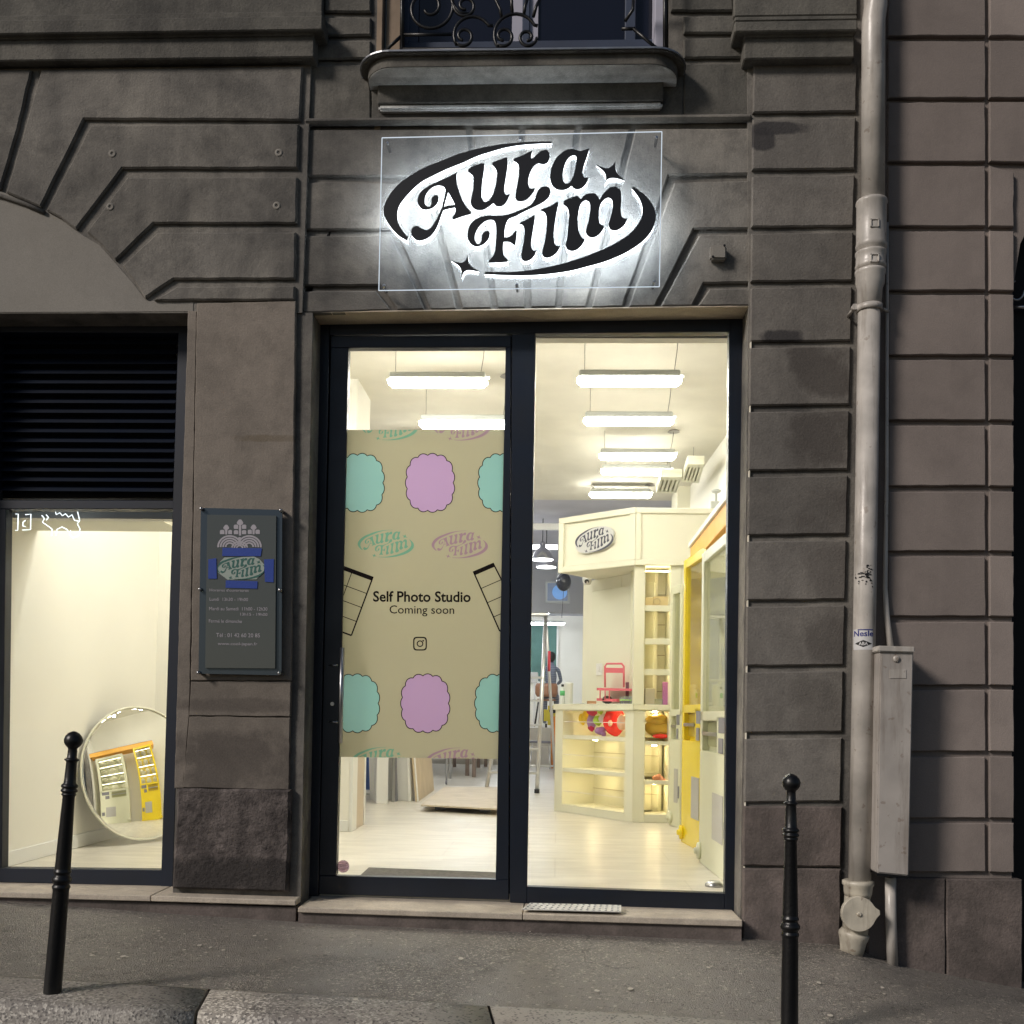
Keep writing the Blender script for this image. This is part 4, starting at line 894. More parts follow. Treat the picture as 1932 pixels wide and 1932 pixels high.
def rring(bm, cu, cv, r, w, k=4, n=32):
    def pt(a, rr): s = (abs(math.cos(a)) ** k + abs(math.sin(a)) ** k) ** (-1 / k); return on(cu + rr * s * math.cos(a), cv - rr * s * math.sin(a))
    for i in range(n):
        a, b = 2 * math.pi * i / n, 2 * math.pi * (i + 1) / n; bm.faces.new([bm.verts.new(p) for p in (pt(a, r), pt(b, r), pt(b, r - w), pt(a, r - w))])
rring(bm, 792.5, 1214.5, 13, 2.4, 5); rring(bm, 792.5, 1214.5, 6.2, 2, 2); rring(bm, 798.5, 1209, 1.6, 1.6, 2, 10); put(bm, 'camera_icon_print', INK['black'], po, PY - .002)
# round sticker low on the door
rs = thing('round_sticker', 'small round mauve sticker in the lower corner of the door glass', 'sticker', tuple(at(647, 1647, g0 - .002)))
q = MB(); p = at(647.5, 1634.5, g0 - .0015); q.lathe([(.033, 0), (.033, .0008)], p, (0, -1, 0), 32); q.build('sticker_disc', inkmat('mauve_paper', (.58, .48, .56)), rs)
q = MB()
for i, (dz, wd) in enumerate(((.018, .026), (.008, .044), (0, .048), (-.009, .04), (-.018, .028))): q.box(p.x - wd / 2, p.x + wd / 2, p.y - .0016, p.y - .0012, p.z + dz - .0016, p.z + dz + .0016)
q.build('printed_lines', filmmat('pale_mauve', (.5, .42, .48), (.6, .5, .58)), rs)
# ================================================================== LEFT DISPLAY WINDOW
DW = thing('display_window', 'navy framed display window with dark louvre panel over lit glass, left of the pier', 'window', tuple(at(150, 1660, RY)))
q = MB()
bar(q, [(-110, 590), (358, 594), (356, 628), (-110, 626)], .16, .24); bar(q, [(337, 592), (358, 592), (326, 1676), (303, 1676)], .16, .24)
bar(q, [(-110, 943), (334, 944), (334, 960), (-110, 960)], .17, .25); bar(q, [(-110, 1637), (306, 1642), (306, 1672), (-110, 1662)], .165, .24)
bar(q, [(-26, 626), (-2, 626), (-6, 944), (-30, 944)], .17, .23); bar(q, [(-12, 960), (11, 960), (3, 1640), (-22, 1640)], .17, .24); bar(q, [(-110, 960), (-90, 960), (-96, 1640), (-116, 1640)], .17, .24)
q.build('frame', M_NAVY2, DW)
q = MB(); bar(q, [(-90, 632), (330, 632), (326, 940), (-94, 940)], .30, .32, .001); q.build('backing_panel', M_DARK, DW)
q = MB(); v = 648
for i in range(16):
    v = 643 + i * 18.4; a, b = at(-4, v, .20), at(334 - i * .55, v, .20)
    for (x0, x1) in ((a.x, b.x),):
        P = [Vector((x0, .195, a.z - .020)), Vector((x1, .195, a.z - .020)), Vector((x1, .245, a.z + .022)), Vector((x0, .245, a.z + .022))]
        q.quadbox(P + [p + Vector((0, .004, .004)) for p in P])
q.build('louvre', M_NAVY2, DW)
q = MB(); P = [at(5, 955, .215), at(333, 955, .215), at(312, 1650, .215), at(-4, 1646, .215)]; q.quadbox(P + [p + Vector((0, .006, 0)) for p in P]); q.build('glass', M_GLASS, DW)
NS = thing('neon_reflection', 'reflection of a neon across the street, built as thin glowing tubes high in the left display window', 'neon reflection', tuple(at(90, 1012, .27)))
nm_ = emat('white_neon_reflection', (.85, .95, 1), 2.4)  # reflection of a neon opposite, put in as glowing tubes
def np_(x, y): return at(x * .32, y * .32 + 556.4, .27)
for pts in ([(92, 1292), (108, 1292), (104, 1388), (90, 1388)], [(150, 1296), (182, 1292), (180, 1384), (132, 1386)], [(150, 1330), (136, 1340), (134, 1362), (150, 1366)], [(246, 1300), (262, 1318), (250, 1340), (288, 1366), (306, 1380), (304, 1420)], [(272, 1296), (286, 1312), (272, 1328)],
            [(330, 1420), (336, 1382), (366, 1368), (396, 1384), (402, 1396)], [(320, 1254), (332, 1296), (352, 1284), (368, 1302), (386, 1290), (404, 1310), (424, 1296), (440, 1330), (466, 1334)], [(452, 1256), (460, 1290), (470, 1330), (456, 1350), (472, 1380), (462, 1420), (430, 1432), (412, 1412), (416, 1388)]):
    q = MB(); q.tube([np_(*p) for p in pts], .0023, 6); q.build('reflection_tube', nm_, NS)
q = MB(); q.tube([np_(60, 1250), np_(500, 1252)], .002, 5); q.build('added_hanging_bar', M_STEEL, NS)  # bar added to hold the reflection tubes
# ================================================================== LIT SIGN OVER THE DOOR
SY = -.115
SG = thing('shop_sign', 'backlit black Aura Film lettering on a clear acrylic plate above the door', 'sign', tuple(at(981, 545, SY)))
c4 = [(720.8, 260), (1248.8, 248.4), (1244, 541), (714.7, 548.2)]
M_ACR = glassmat('clear_acrylic', (.93, .95, .97), .03, haze=.035, rough=.05); M_EDGE = emat('lit_acrylic_edge', (.80, .90, 1), .8)
q = MB(); P = [at(u, v, SY) for u, v in c4]; q.quadbox(P + [p + Vector((0, .006, 0)) for p in P]); q.build('acrylic_plate', M_ACR, SG)
q = MB()
for i in range(4): q.tube([P[i], P[(i + 1) % 4]], .0024, 6)
q.build('lit_edge', M_EDGE, SG)
M_LET = mat('sign_black', (.010, .011, .014), .45); M_SIDE = emat('sign_side_glow', (.90, .96, 1), 6); M_GLOW = emat('sign_backlight', (.90, .96, 1), 29)
LY0 = SY - .030; LY1 = SY - .010
def sgn(a, b, y):  # a,b in traced px
    return at(a, b, y)
for k, gs in LOGO_POLY.items():
    q = MB(); e = MB(); h_ = MB()
    for g_ in gs:
        t = flat_faces(g_)
        fr_ = [[v.co.copy() for v in f.verts] for f in t.faces]
        for f in fr_:
            q.bm.faces.new([q.bm.verts.new(at(p.x, p.y, LY0)) for p in f])
            e.bm.faces.new([e.bm.verts.new(Vector((w_.x, LY1, w_.z))) for w_ in [at(p.x, p.y, LY0) for p in f]])
        t.free()
        for o_ in g_:
            n = len(o_)
            for i in range(n):
                a, b = at(o_[i].x, o_[i].y, LY0), at(o_[(i + 1) % n].x, o_[(i + 1) % n].y, LY0)
                q.bm.faces.new([q.bm.verts.new(p) for p in (a, b, Vector((b.x, LY1 - .010, b.z)), Vector((a.x, LY1 - .010, a.z)))])
                h_.bm.faces.new([h_.bm.verts.new(Vector((p.x, y_, p.z))) for p, y_ in ((a, LY1 - .010), (b, LY1 - .010), (b, LY1), (a, LY1))])
    bmesh.ops.remove_doubles(q.bm, verts=q.bm.verts, dist=1e-5)
    nm = 'swoosh' if 'swoosh' in k else 'star' if 'star' in k else 'letter'
    lo = q.build(nm, M_LET, SG); e.build('backlight', M_GLOW, lo, recalc=False); bmesh.ops.remove_doubles(h_.bm, verts=h_.bm.verts, dist=1e-5); h_.build('lit_side', M_SIDE, lo, recalc=False)
q = MB()
for u, v in ((731, 270), (1239, 259), (1234, 531), (724.5, 538.5), (981, 262), (975, 537)):
    p = at(u, v, SY - .002); q.lathe([(.008, -.08), (.008, 0), (.006, .004)], p, (0, -1, 0), 12)
q.build('fixing_screw', M_STEEL, SG)
# ================================================================== PLAQUE ON THE PIER
PL = thing('wall_plaque', 'dark glass plaque with a pale paulownia crest and opening hours, on the pier', 'plaque', tuple(at(455, 1273, -.08)))
PLY = -.085
M_PLG = mat('smoked_plate', (.085, .095, .092), .15, spec=.5); M_PLB = mat('plaque_bevel', (.075, .095, .115), .24, .6)
M_PRNT = mat('pale_print_paint', (.40, .38, .42), .6)
cp = [(379, 958), (532.5, 962), (531, 1274), (374.5, 1271)]
ci = [(391, 971), (521, 973), (519, 1261), (387, 1260)]
q = MB(); P = [at(u, v, PLY + .012) for u, v in cp]; q.quadbox(P + [p + Vector((0, .008, 0)) for p in P]); q.build('back_plate', M_PLB, PL)
q = MB(); P = [at(u, v, PLY) for u, v in ci]; q.quadbox(P + [p + Vector((0, .010, 0)) for p in P]); q.build('front_plate', M_PLG, PL)
q = MB()
for u, v in ((380, 960), (530, 963), (377.5, 1112), (528, 1113.5), (374, 1269), (527, 1270)):
    p = at(u, v, PLY); q.lathe([(.009, -.05), (.009, .006), (.006, .011), (0, .012)], p, (0, -1, 0), 16)
q.build('standoff', M_STEEL, PL)
# crest, drawn at the plate
px = lambda x, y: (x * .2 + 355.5, y * .2 + 927.4)            # zoomed picture coordinates
bm = bmesh.new()
PYc = PLY - .0012
def cpt(x, y): return at(*px(x, y), PYc)
def disc(x, y, r, ry=None, n=18): bm.faces.new([bm.verts.new(cpt(x + r * math.cos(2 * math.pi * k / n), y + (ry or r) * math.sin(2 * math.pi * k / n))) for k in range(n)])
def poly(ps): bm.faces.new([bm.verts.new(cpt(*p)) for p in ps])
K_ = 1.0
def flower(cx, top, s):
    for dx, dy, r in ((0, 0, 21), (-12, 10, 17), (12, 10, 17), (0, 20, 15)): disc(cx + dx * s, top + (22 + dy) * s, r * s)
    poly([(cx - 8 * s, top + 35 * s), (cx + 8 * s, top + 35 * s), (cx + 8 * s, top + 62 * s), (cx - 8 * s, top + 62 * s)])
flower(487, 262, 1.05); flower(357, 312, .95); flower(615, 310, .95)
for x0, x1, y0, y1 in ((428, 470, 312, 352), (504, 546, 312, 352), (428, 470, 364, 402), (504, 546, 364, 402), (297, 340, 362, 402), (374, 412, 362, 402), (560, 598, 360, 400), (632, 674, 360, 400)):
    poly([(x0, y0 + 8), (x0 + 10, y0), (x1 - 10, y0), (x1, y0 + 8), (x1, y1), (x0 + 4, y1), (x0, y1 - 8)])
poly([(476, 325), (498, 325), (498, 415), (476, 415)]); poly([(345, 360), (369, 360), (366, 405), (348, 405)]); poly([(603, 358), (627, 358), (624, 403), (606, 403)])
disc(482, 448, 19)
def band(cx, cy, r, w, a0, a1, sy=.8, n=18):
    for i in range(n):
        a, b = a0 + (a1 - a0) * i / n, a0 + (a1 - a0) * (i + 1) / n
        poly([(cx + (r - w) * math.cos(a), cy - (r - w) * sy * math.sin(a)), (cx + r * math.cos(a), cy - r * sy * math.sin(a)), (cx + r * math.cos(b), cy - r * sy * math.sin(b)), (cx + (r - w) * math.cos(b), cy - (r - w) * sy * math.sin(b))])
for sgn_ in (-1, 1):
    cx = 482 + sgn_ * 92
    for r in (118, 94, 70, 46): 
        if sgn_ < 0: band(cx, 520, r, 17, .05 * math.pi, 1.02 * math.pi, .92)
        else: band(cx, 520, r, 17, -.02 * math.pi, .95 * math.pi, .92)
for r in (80, 58, 36): band(484, 535, r, 15, .1, math.pi - .1, .85)
put(bm, 'crest', M_PRNT, PL, PYc, False)
# paper octagon with the lettering, blue tape
M_PAPER = mat('paper', (.34, .40, .36), .8); M_TAPE = mat('blue_masking_tape', (.008, .045, .30), .55, bump=.1, bscale=200); M_GRN = mat('green_print', (.035, .13, .11), .7)
pn = thing('paper_notice', 'octagonal paper with green Aura Film lettering, taped over the plaque', 'notice', tuple(at(455, 1090, PLY - .004)))
q = MB(); pp = [(340, 622), (620, 614), (672, 640), (716, 690), (712, 760), (640, 828), (370, 832), (280, 765), (272, 715), (300, 660)]; vs = [at(*px(x, y), PLY - .0022) for x, y in pp]; q.prism(vs, (0, .0006, 0)); q.build('sheet', M_PAPER, pn)
c = at(*px(497, 722), PLY - .003); s = (at(*px(497 + 245, 722), PLY).x - at(*px(497 - 245, 722), PLY).x)
bm = logo_mesh(lambda a, b: Vector((c.x + s * a, PLY - .003, c.z + s * b * .9 - s * a * .01))); 
cl = []
for i in range(len(vs)):
    e_ = vs[(i + 1) % len(vs)] - vs[i]; n_ = Vector((-e_.z, 0, e_.x)); ctr = sum(vs, Vector()) / len(vs)
    if n_.dot(vs[i] - ctr) < 0: n_ = -n_
    cl.append((vs[i], n_.normalized()))
clip(bm, cl); put(bm, 'lettering', M_GRN, pn, PLY - .0032, False)
for nm_, c4_ in (('top', [(322, 530), (693, 535), (682, 610), (318, 608)]), ('left', [(188, 640), (262, 628), (268, 822), (186, 822)]), ('right', [(712, 640), (806, 636), (802, 856), (722, 852)]), ('bottom', [(352, 838), (652, 846), (648, 916), (350, 908)])):
    q = MB(); q.prism([at(*px(x, y), PLY - .0036) for x, y in c4_], (0, .0006, 0)); q.build('tape_strip', M_TAPE, pn)
# opening hours
def tline(s_, x0, x1, y0, y1, w=0): text_fit(s_, 'lettering', quadmap(at(*px(x0, y1), PYc), at(*px(x1, y1 + 4), PYc), at(*px(x0, y0), PYc), at(*px(x1, y0 + 4), PYc)), M_PRNT, PL, w)
tline("Horaires d'ouvertures", 200, 568, 915, 942); tline('Lundi  13h30 - 19h00', 200, 562, 1000, 1030); tline('Mardi au Samedi  11h00 - 12h30', 196, 745, 1088, 1120)
tline('13h15 - 19h00', 490, 745, 1143, 1170); tline('Ferm\u00e9 le dimanche', 193, 505, 1205, 1236); tline('T\u00e9l : 01 42 60 20 85', 262, 675, 1335, 1372); tline('www.cool-japan.fr', 277, 650, 1420, 1456)
# ================================================================== INTERIOR
M_CREAM = mat('cream_paint', (.82, .80, .66), .55, var=.05, vscale=1.5); M_CRM2 = mat('cream_lacquer', (.80, .79, .64), .32, var=.04, vscale=2)
M_WALL = mat('white_wall_paint', (.86, .84, .77), .65, bump=.04, bscale=60, var=.04, vscale=1.2); M_CEIL = mat('ceiling_paint', (.74, .71, .62), .85, bump=.08, bscale=9, var=.08, vscale=2.5, spec=.15)
M_CEILF = mat('mauve_grey_ceiling', (.50, .50, .58), .5, var=.08, vscale=2); M_GREYW = mat('grey_wall_paint', (.48, .48, .50), .7)
M_WHITE = mat('white_metal', (.80, .80, .78), .4)
def floormat():
    m, t, b = newmat('pale_vinyl_planks'); L = t.links.new; N = t.nodes.new; tc = N('ShaderNodeTexCoord')
    mp = N('ShaderNodeMapping'); mp.inputs['Scale'].default_value = (.8, 3.2, 1); L(tc.outputs['Object'], mp.inputs[0])
    n = N('ShaderNodeTexNoise'); n.inputs['Scale'].default_value = 3.2; n.inputs['Detail'].default_value = 8; n.inputs['Distortion'].default_value = .6; L(mp.outputs[0], n.inputs[0])
    br = N('ShaderNodeTexBrick'); br.inputs['Scale'].default_value = 1; br.inputs['Brick Width'].default_value = 1.5; br.inputs['Row Height'].default_value = .8; br.inputs['Mortar Size'].default_value = .004
    br.inputs['Color1'].default_value = (.66, .62, .54, 1); br.inputs['Color2'].default_value = (.64, .60, .52, 1); br.inputs['Mortar'].default_value = (.56, .52, .45, 1); L(tc.outputs['Object'], br.inputs[0])
    r = N('ShaderNodeMapRange'); r.inputs[1].default_value = .3; r.inputs[2].default_value = .7; r.inputs[3].default_value = .86; r.inputs[4].default_value = 1.08; L(n.outputs[0], r.inputs[0])
    v = N('ShaderNodeVectorMath'); v.operation = 'SCALE'; L(br.outputs[0], v.inputs[0]); L(r.outputs[0], v.inputs['Scale']); L(v.outputs[0], b.inputs['Base Color'])
    r2 = N('ShaderNodeMapRange'); r2.inputs[3].default_value = .42; r2.inputs[4].default_value = .28; L(n.outputs[0], r2.inputs[0]); L(r2.outputs[0], b.inputs['Roughness']); return m
M_FLOOR = floormat()
def struct(name, mb, m): o = mb.build(name, m); tag(o, kind='structure'); return o
ZC = 3.62
# right wall follows the line seen at the ceiling
wa, wb = atz(1337, 868, ZC), atz(1373, 817, ZC); wd = (wa - wb).normalized()
def wpt(Y): return wb + wd * ((Y - wb.y) / wd.y)
q = MB(); A_, B_ = wpt(.42), wpt(28); q.quadbox([Vector((A_.x, A_.y, -.02)), Vector((B_.x, B_.y, -.02)), Vector((B_.x, B_.y, ZC)), Vector((A_.x, A_.y, ZC))] + [Vector((p.x + .1, p.y, p.z)) for p in (Vector((A_.x, A_.y, -.02)), Vector((B_.x, B_.y, -.02)), Vector((B_.x, B_.y, ZC)), Vector((A_.x, A_.y, ZC)))]); struct('interior_wall', q, M_WALL)
q = MB(); q.box(-3.6, 2.4, .20, 28, -.10, 0); struct('interior_floor', q, M_FLOOR)
q = MB(); q.box(-3.6, 2.4, .38, 7.4, ZC, ZC + .1); struct('interior_ceiling', q, M_CEIL)
q = MB(); q.box(-3.6, 2.4, 7.401, 28, ZC, ZC + .1); struct('interior_ceiling', q, M_CEILF)  # far stretch of ceiling in a mauve grey colour
q = MB(); q.box(-3.32, -3.22, .38, 2.87, 0, ZC); struct('interior_wall', q, M_WALL)
XC = at(657, 1570, 2.87).x; Yr2 = 3.42
q = MB(); q.box(-3.32, XC, 2.87, Yr2, 0, ZC); struct('interior_wall', q, M_WALL)
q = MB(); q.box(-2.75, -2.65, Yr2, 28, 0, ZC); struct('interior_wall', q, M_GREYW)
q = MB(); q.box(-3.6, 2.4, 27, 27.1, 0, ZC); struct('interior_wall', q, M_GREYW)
q = MB(); q.box(at(334, 900, .40).x, at(606, 900, .40).x, .385, .46, 0, ZC); q.box(-3.5, 1.8, .385, .46, 3.02, ZC + .05); q.box(at(1408, 900, .40).x, 1.8, .40, .46, 0, 3.2)
q.box(-3.6, at(334, 900, .40).x, .385, .46, 2.0, 3.05); struct('interior_wall', q, M_WALL)
# soffit over the display window, skirting boards, door panel on the partition's end
q = MB(); q.box(-3.22, at(345, 900, .9).x, .46, .95, 2.03, 2.5); tag(q.build('soffit_box', M_CREAM), 'cream boxed soffit across the top of the left display window', 'soffit')
q = MB(); q.box(-3.219, -3.205, .47, 2.86, .001, .09, .003); q.box(-3.205, XC, 2.855, 2.869, .001, .09, .003); tag(q.build('skirting_board', M_WHITE), 'white skirting board along the foot of the plain white walls', 'skirting')
q = MB(); q.box(XC + .001, XC + .03, 2.87, 3.05, 0, 2.6, .003); q.box(XC + .001, XC + .03, Yr2 - .05, Yr2, 0, 2.6, .003); pf = q.build('door_casing', M_WHITE); tag(pf, 'beige side door in a pale casing at the end of the partition', 'door')
q = MB(); q.box(XC + .001, XC + .022, 3.05, Yr2 - .05, .002, 2.55); q.build('door_leaf', mat('beige_door', (.55, .46, .36), .5), pf)
# ------------------------------------------------------------------ ceiling lights
M_TUBE = emat('tube_light', (1, .965, .88), 62); M_TUBEC = emat('cool_tube_light', (.90, .94, 1), 54); M_FIX = mat('fixture_grey', (.50, .52, .50), .5); M_WIRE = mat('steel_wire', (.25, .23, .2), .5)
def fixture(uc, v, w, label, m=M_TUBE, L_=.71, wires=True, group='tube lights under the ceiling'):
    dd = L_ * F / w; P = at(uc, v, dd - 5.2); o = thing('tube_light', label, 'ceiling light', tuple(P), 0, group)
    h = L_ / 2
    q = MB(); n = 10; rows = []
    for k in range(7):
        a = math.pi * k / 6; rows.append((-.055 * math.cos(a), -.048 * math.sin(a)))
    q2 = bmesh.new(); R0 = [[q2.verts.new((x, y, z)) for y, z in rows] for x in (-h, -h + .03, h - .03, h)]
    for i in (0, 3):
        for vtx in R0[i]: vtx.co.y *= .8; vtx.co.z = vtx.co.z * .45
    for i in range(3):
        for k in range(6): q2.faces.new((R0[i][k], R0[i][k + 1], R0[i + 1][k + 1], R0[i + 1][k]))
        q2.faces.new((R0[i][0], R0[i + 1][0], R0[i + 1][6], R0[i][6]))
    q2.faces.new(R0[0]); q2.faces.new(list(reversed(R0[3]))); q.add(q2)
    q.build('diffuser', m, o, world=False)
    q = MB(); q.box(-h + .012, h - .012, -.058, .058, .002, .052, .010); q.box(h - .012, h + .02, -.012, .012, .015, .035, .003); q.build('housing', M_FIX, o, world=False)
    if wires:
        q = MB(); top = ZC - P.z
        q.tube([(-h + .05, 0, .04), (-h + .05, 0, top)], .0025, 5); q.tube([(h - .05, 0, .04), (h - .03, 0, .04 + (top - .04) * .5), (h - .02, 0, top)], .003, 5); q.lathe([(.06, 0), (.045, .012)], (h - .02, 0, top - .012), n=12); q.build('hanging_wire', M_WIRE, o, world=False)
    return o
for uc, v, w, lb in ((1187, 716, 197, 'nearest and highest of the tube lights behind the right pane'), (1186, 792, 170, 'second tube light from the top behind the right pane'), (1202.5, 859, 144, 'third tube light from the top behind the right pane'),
                     (1200, 888, 133, 'fourth tube light from the top, close under the third'), (1170.5, 932, 117, 'lowest tube light of the right pane row, near the grille panels')): fixture(uc, v, w, lb)
fixture(826, 719, 190, 'tube light hanging in full view above the door poster'); fixture(876, 798, 172, 'tube light just above the poster edge, its end behind the mullion')
for uc, v, w, lb in ((966, 942, 100, 'first tube light peeping past the mullion, highest of its stack'), (975, 966, 98, 'second tube light of the stack beside the mullion'), (988, 985, 94, 'third tube light of the stack beside the mullion'), (997, 1004, 88, 'longest showing tube light of the stack beside the mullion')): fixture(uc, v, w, lb, M_TUBEC, wires=False, group='tube lights peeping past the mullion')
for x, y in ((-1.15, 4.4), (-1.15, 6.2), (-1.7, 8.6), (-1.7, 11), (-1.7, 15.5), (-1.7, 19.5), (-.5, 20.5)):  # unseen tubes added to light the shop more evenly towards the rear
    o = fixture(790, 860, 140, 'unseen tube light added high behind the door poster', M_TUBE if y < 8 else M_TUBEC, 1.3 if y > 8 else .71, wires=False, group='added tube lights unseen behind the poster'); o.location = (x, y, 3.3)
# unseen lights above the soffit of the display room; longer one added for brightness
o = fixture(130, 800, 150, 'unseen long tube light added above the small white display space', wires=False, group='added unseen tube lights of the display space'); o.location = (-2.3, 1.7, 3.35)
o = fixture(130, 800, 150, 'unseen long tube light added above the small white display space', L_=1.3, wires=False, group='added unseen tube lights of the display space'); o.location = (-2.5, 1.35, 3.3)
q = MB(); a_, b_ = at(1278, 920, 6.6), at(1340, 920, 6.6); q.box(a_.x, b_.x + .6, 6.6, 7.2, 0, ZC); struct('interior_wall', q, M_CREAM)
# ------------------------------------------------------------------ slatted grille panels near the right wall
def grille(c4, z, label):
    P = [atz(u, v, z) for u, v in c4]; ctr = sum(P, Vector()) / 4; o = thing('grille_panel', label, 'grille', tuple(ctr), 0, 'slatted panels under the ceiling')
    q = MB(); up = Vector((0, 0, .05))
    L_ = lambda a, b, t: a + (b - a) * t
    def strip(t0, t1, s0, s1):
        f = lambda t, s: L_(L_(P[0], P[1], t), L_(P[3], P[2], t), s); a = [f(t0, s0), f(t1, s0), f(t1, s1), f(t0, s1)]; q.quadbox(a + [p + up for p in a])
    strip(0, 1, 0, .16); strip(0, 1, .9, 1)
    n = 5
    for i in range(n): strip(i / n, i / n + .11, .161, .899)
    strip(1 - .06, 1, .161, .899); q.build('slatted_frame', M_CRM2, o)
    q = MB(); a = [p + Vector((0, 0, .052)) for p in P]; q.quadbox(a + [p + Vector((0, 0, .03)) for p in a]); q.build('backing', M_CREAM, o); 
    q = MB(); cp_ = P[0] * .5 + P[2] * .5; q.tube([cp_ + Vector((0, 0, .08)), Vector((cp_.x, cp_.y, ZC))], .003, 5); q.build('hanger', M_WIRE, o)
grille([(1247, 900), (1287, 900), (1276, 931), (1238, 930)], 3.35, 'left and lower of two cream slatted grille panels by the right wall')
grille([(1297, 876), (1329, 876), (1318, 912), (1286, 909)], 3.35, 'right and higher of two cream slatted grille panels by the right wall')
# ------------------------------------------------------------------ reception booth
d0, d1 = .93 * F / (1551.5 - 1357), .93 * F / (1525 - 1353.5)
C0 = atz(1192.5, 1551.5, 0); C1 = at(1046.5, 1500, 0); r = ray(1046.5, 1480); t_ = (C0.y + .98 + 5.2) / r.y; C1 = Vector(((EYE + r * t_).x, (EYE + r * t_).y, 0))
eL = (C1 - C0); LL = eL.length; eL.normalize(); nL = Vector((-eL.y, eL.x, 0)); nL = nL if nL.x > 0 else -nL
eR = Vector((1, .02, 0)).normalized(); nR = Vector((-.02, 1, 0)).normalized()
def onL(u, v):  # -> (s, z)
    p = atp(u, v, C0, nL); return (p - C0).dot(eL), p.z
def onR(u, v): p = atp(u, v, C0, nR); return (p - C0).dot(eR), p.z
def fb(q, e, n, s0, s1, a0, a1, z0, z1, bev=.004, mi=0):
    t = bmesh.new(); bmesh.ops.create_cube(t, size=1)
    for v in t.verts:
        s = s0 + (s1 - s0) * (v.co.x + .5); a = a0 + (a1 - a0) * (v.co.y + .5); z = z0 + (z1 - z0) * (v.co.z + .5); v.co = C0 + e * s + n * a + Vector((0, 0, z))
    if bev: bmesh.ops.bevel(t, geom=t.edges[:], offset=min(bev, .4 * min(abs(s1 - s0), abs(a1 - a0), abs(z1 - z0))), segments=1, affect='EDGES')
    q.add(t, mi)
BO = thing('reception_booth', 'cream reception counter booth with lit niches and lettered header, at the back right', 'booth', tuple(C0))
ztop = (onL(1100, 1324)[1] + onR(1205, 1334)[1]) / 2 ; zct = ztop
sN0, sN1 = onL(1179.5, 1400)[0], onL(1061, 1400)[0]; LLn = LL
zb0 = .075
q = MB()
zn_top = onR(1240, 1342)[1]; 
fb(q, eL, nL, 0, sN0, 0, .05, 0, zct - .052); fb(q, eL, nL, sN1, LL, 0, .45, 0, zct - .052); fb(q, eL, nL, sN0, sN1, 0, .05, zn_top, zct - .052); fb(q, eL, nL, sN0, sN1, 0, .42, 0, zb0)
fb(q, eL, nL, sN0, sN1, .40, .44, zb0, zct - .052, 0)
rN0, rN1, rE = onR(1217, 1400)[0], onR(1262, 1400)[0], onR(1290, 1400)[0]
fb(q, eR, nR, 0, rN0, .001, .05, 0, zct - .052); fb(q, eR, nR, rN1, rE, 0, .45, 0, zct - .052); fb(q, eR, nR, rN0, rN1, 0, .05, zn_top, zct - .052); fb(q, eR, nR, rN0, rN1, 0, .42, 0, zb0); fb(q, eR, nR, rN0 - .12, rN1 + .02, .401, .44, zb0, zct - .052, 0); fb(q, eR, nR, rN0 - .03, rN0, .05, .40, zb0, zct - .053, 0)
q.build('cabinet', M_CRM2, BO)
q = MB(); fb(q, eL, nL, -.01, LL + .02, -.015, .5, zct - .05, zct); fb(q, eR, nR, 0, rE, -.012, .5, zct - .051, zct - .001); q.build('counter_top', M_CRM2, BO)
q = MB(); sh = []
for v0, v1 in ((1392, 1406), (1460, 1474)):
    za, zb_ = onR(1192.5, v1 - 3)[1], onR(1192.5, v0)[1]; sh.append(zb_)
    fb(q, eL, nL, sN0, sN1, .01, .40, zb_ - .035, zb_, .002)
for v0, v1 in ((1399, 1407), (1473, 1480)):
    zb_ = onR(1240, v0)[1]; fb(q, eR, nR, rN0, rN1, .01, .40, zb_ - .035, zb_, .002)
q.build('shelf', M_CRM2, BO)
q = MB(); levels = [zb0] + sorted(sh)
for z0 in levels: fb(q, eL, nL, sN0, sN1, .392, .399, z0 + .15, z0 + .154, 0); fb(q, eR, nR, rN0, rN1, .392, .399, z0 + .15, z0 + .154, 0)
fb(q, eL, nL, (sN0 + sN1) / 2 - .05, (sN0 + sN1) / 2 - .046, .392, .399, zb0, zct - .06, 0); q.build('panel_joint', mat('joint_shadow_brown', (.38, .32, .2), .7), BO)
q = MB()
for z0 in levels: fb(q, eL, nL, sN0, sN1, .012, .018, z0 + .13, z0 + .136, 0)
q.build('guard_rod', M_WHITE, BO)
M_SPOT = emat('warm_spot', (1, .78, .42), 170); q = MB()
for zt2 in (zn_top, sorted(sh)[1] - .036, sorted(sh)[0] - .036):
    for e, n, s in ((eL, nL, sN0 + (sN1 - sN0) * .72), (eL, nL, sN0 + (sN1 - sN0) * .2)):
        p = C0 + e * s + n * .2 + Vector((0, 0, zt2)); q.lathe([(.022, -.010), (.022, -.001)], p, n=12)
for zt2 in (zn_top, onR(1240, 1399)[1] - .036, onR(1240, 1473)[1] - .036): q.lathe([(.022, -.010), (.022, -.001)], C0 + eR * (rN0 + rN1) / 2 + nR * .2 + Vector((0, 0, zt2)), n=12)
q.build('spot_light', M_SPOT, BO)
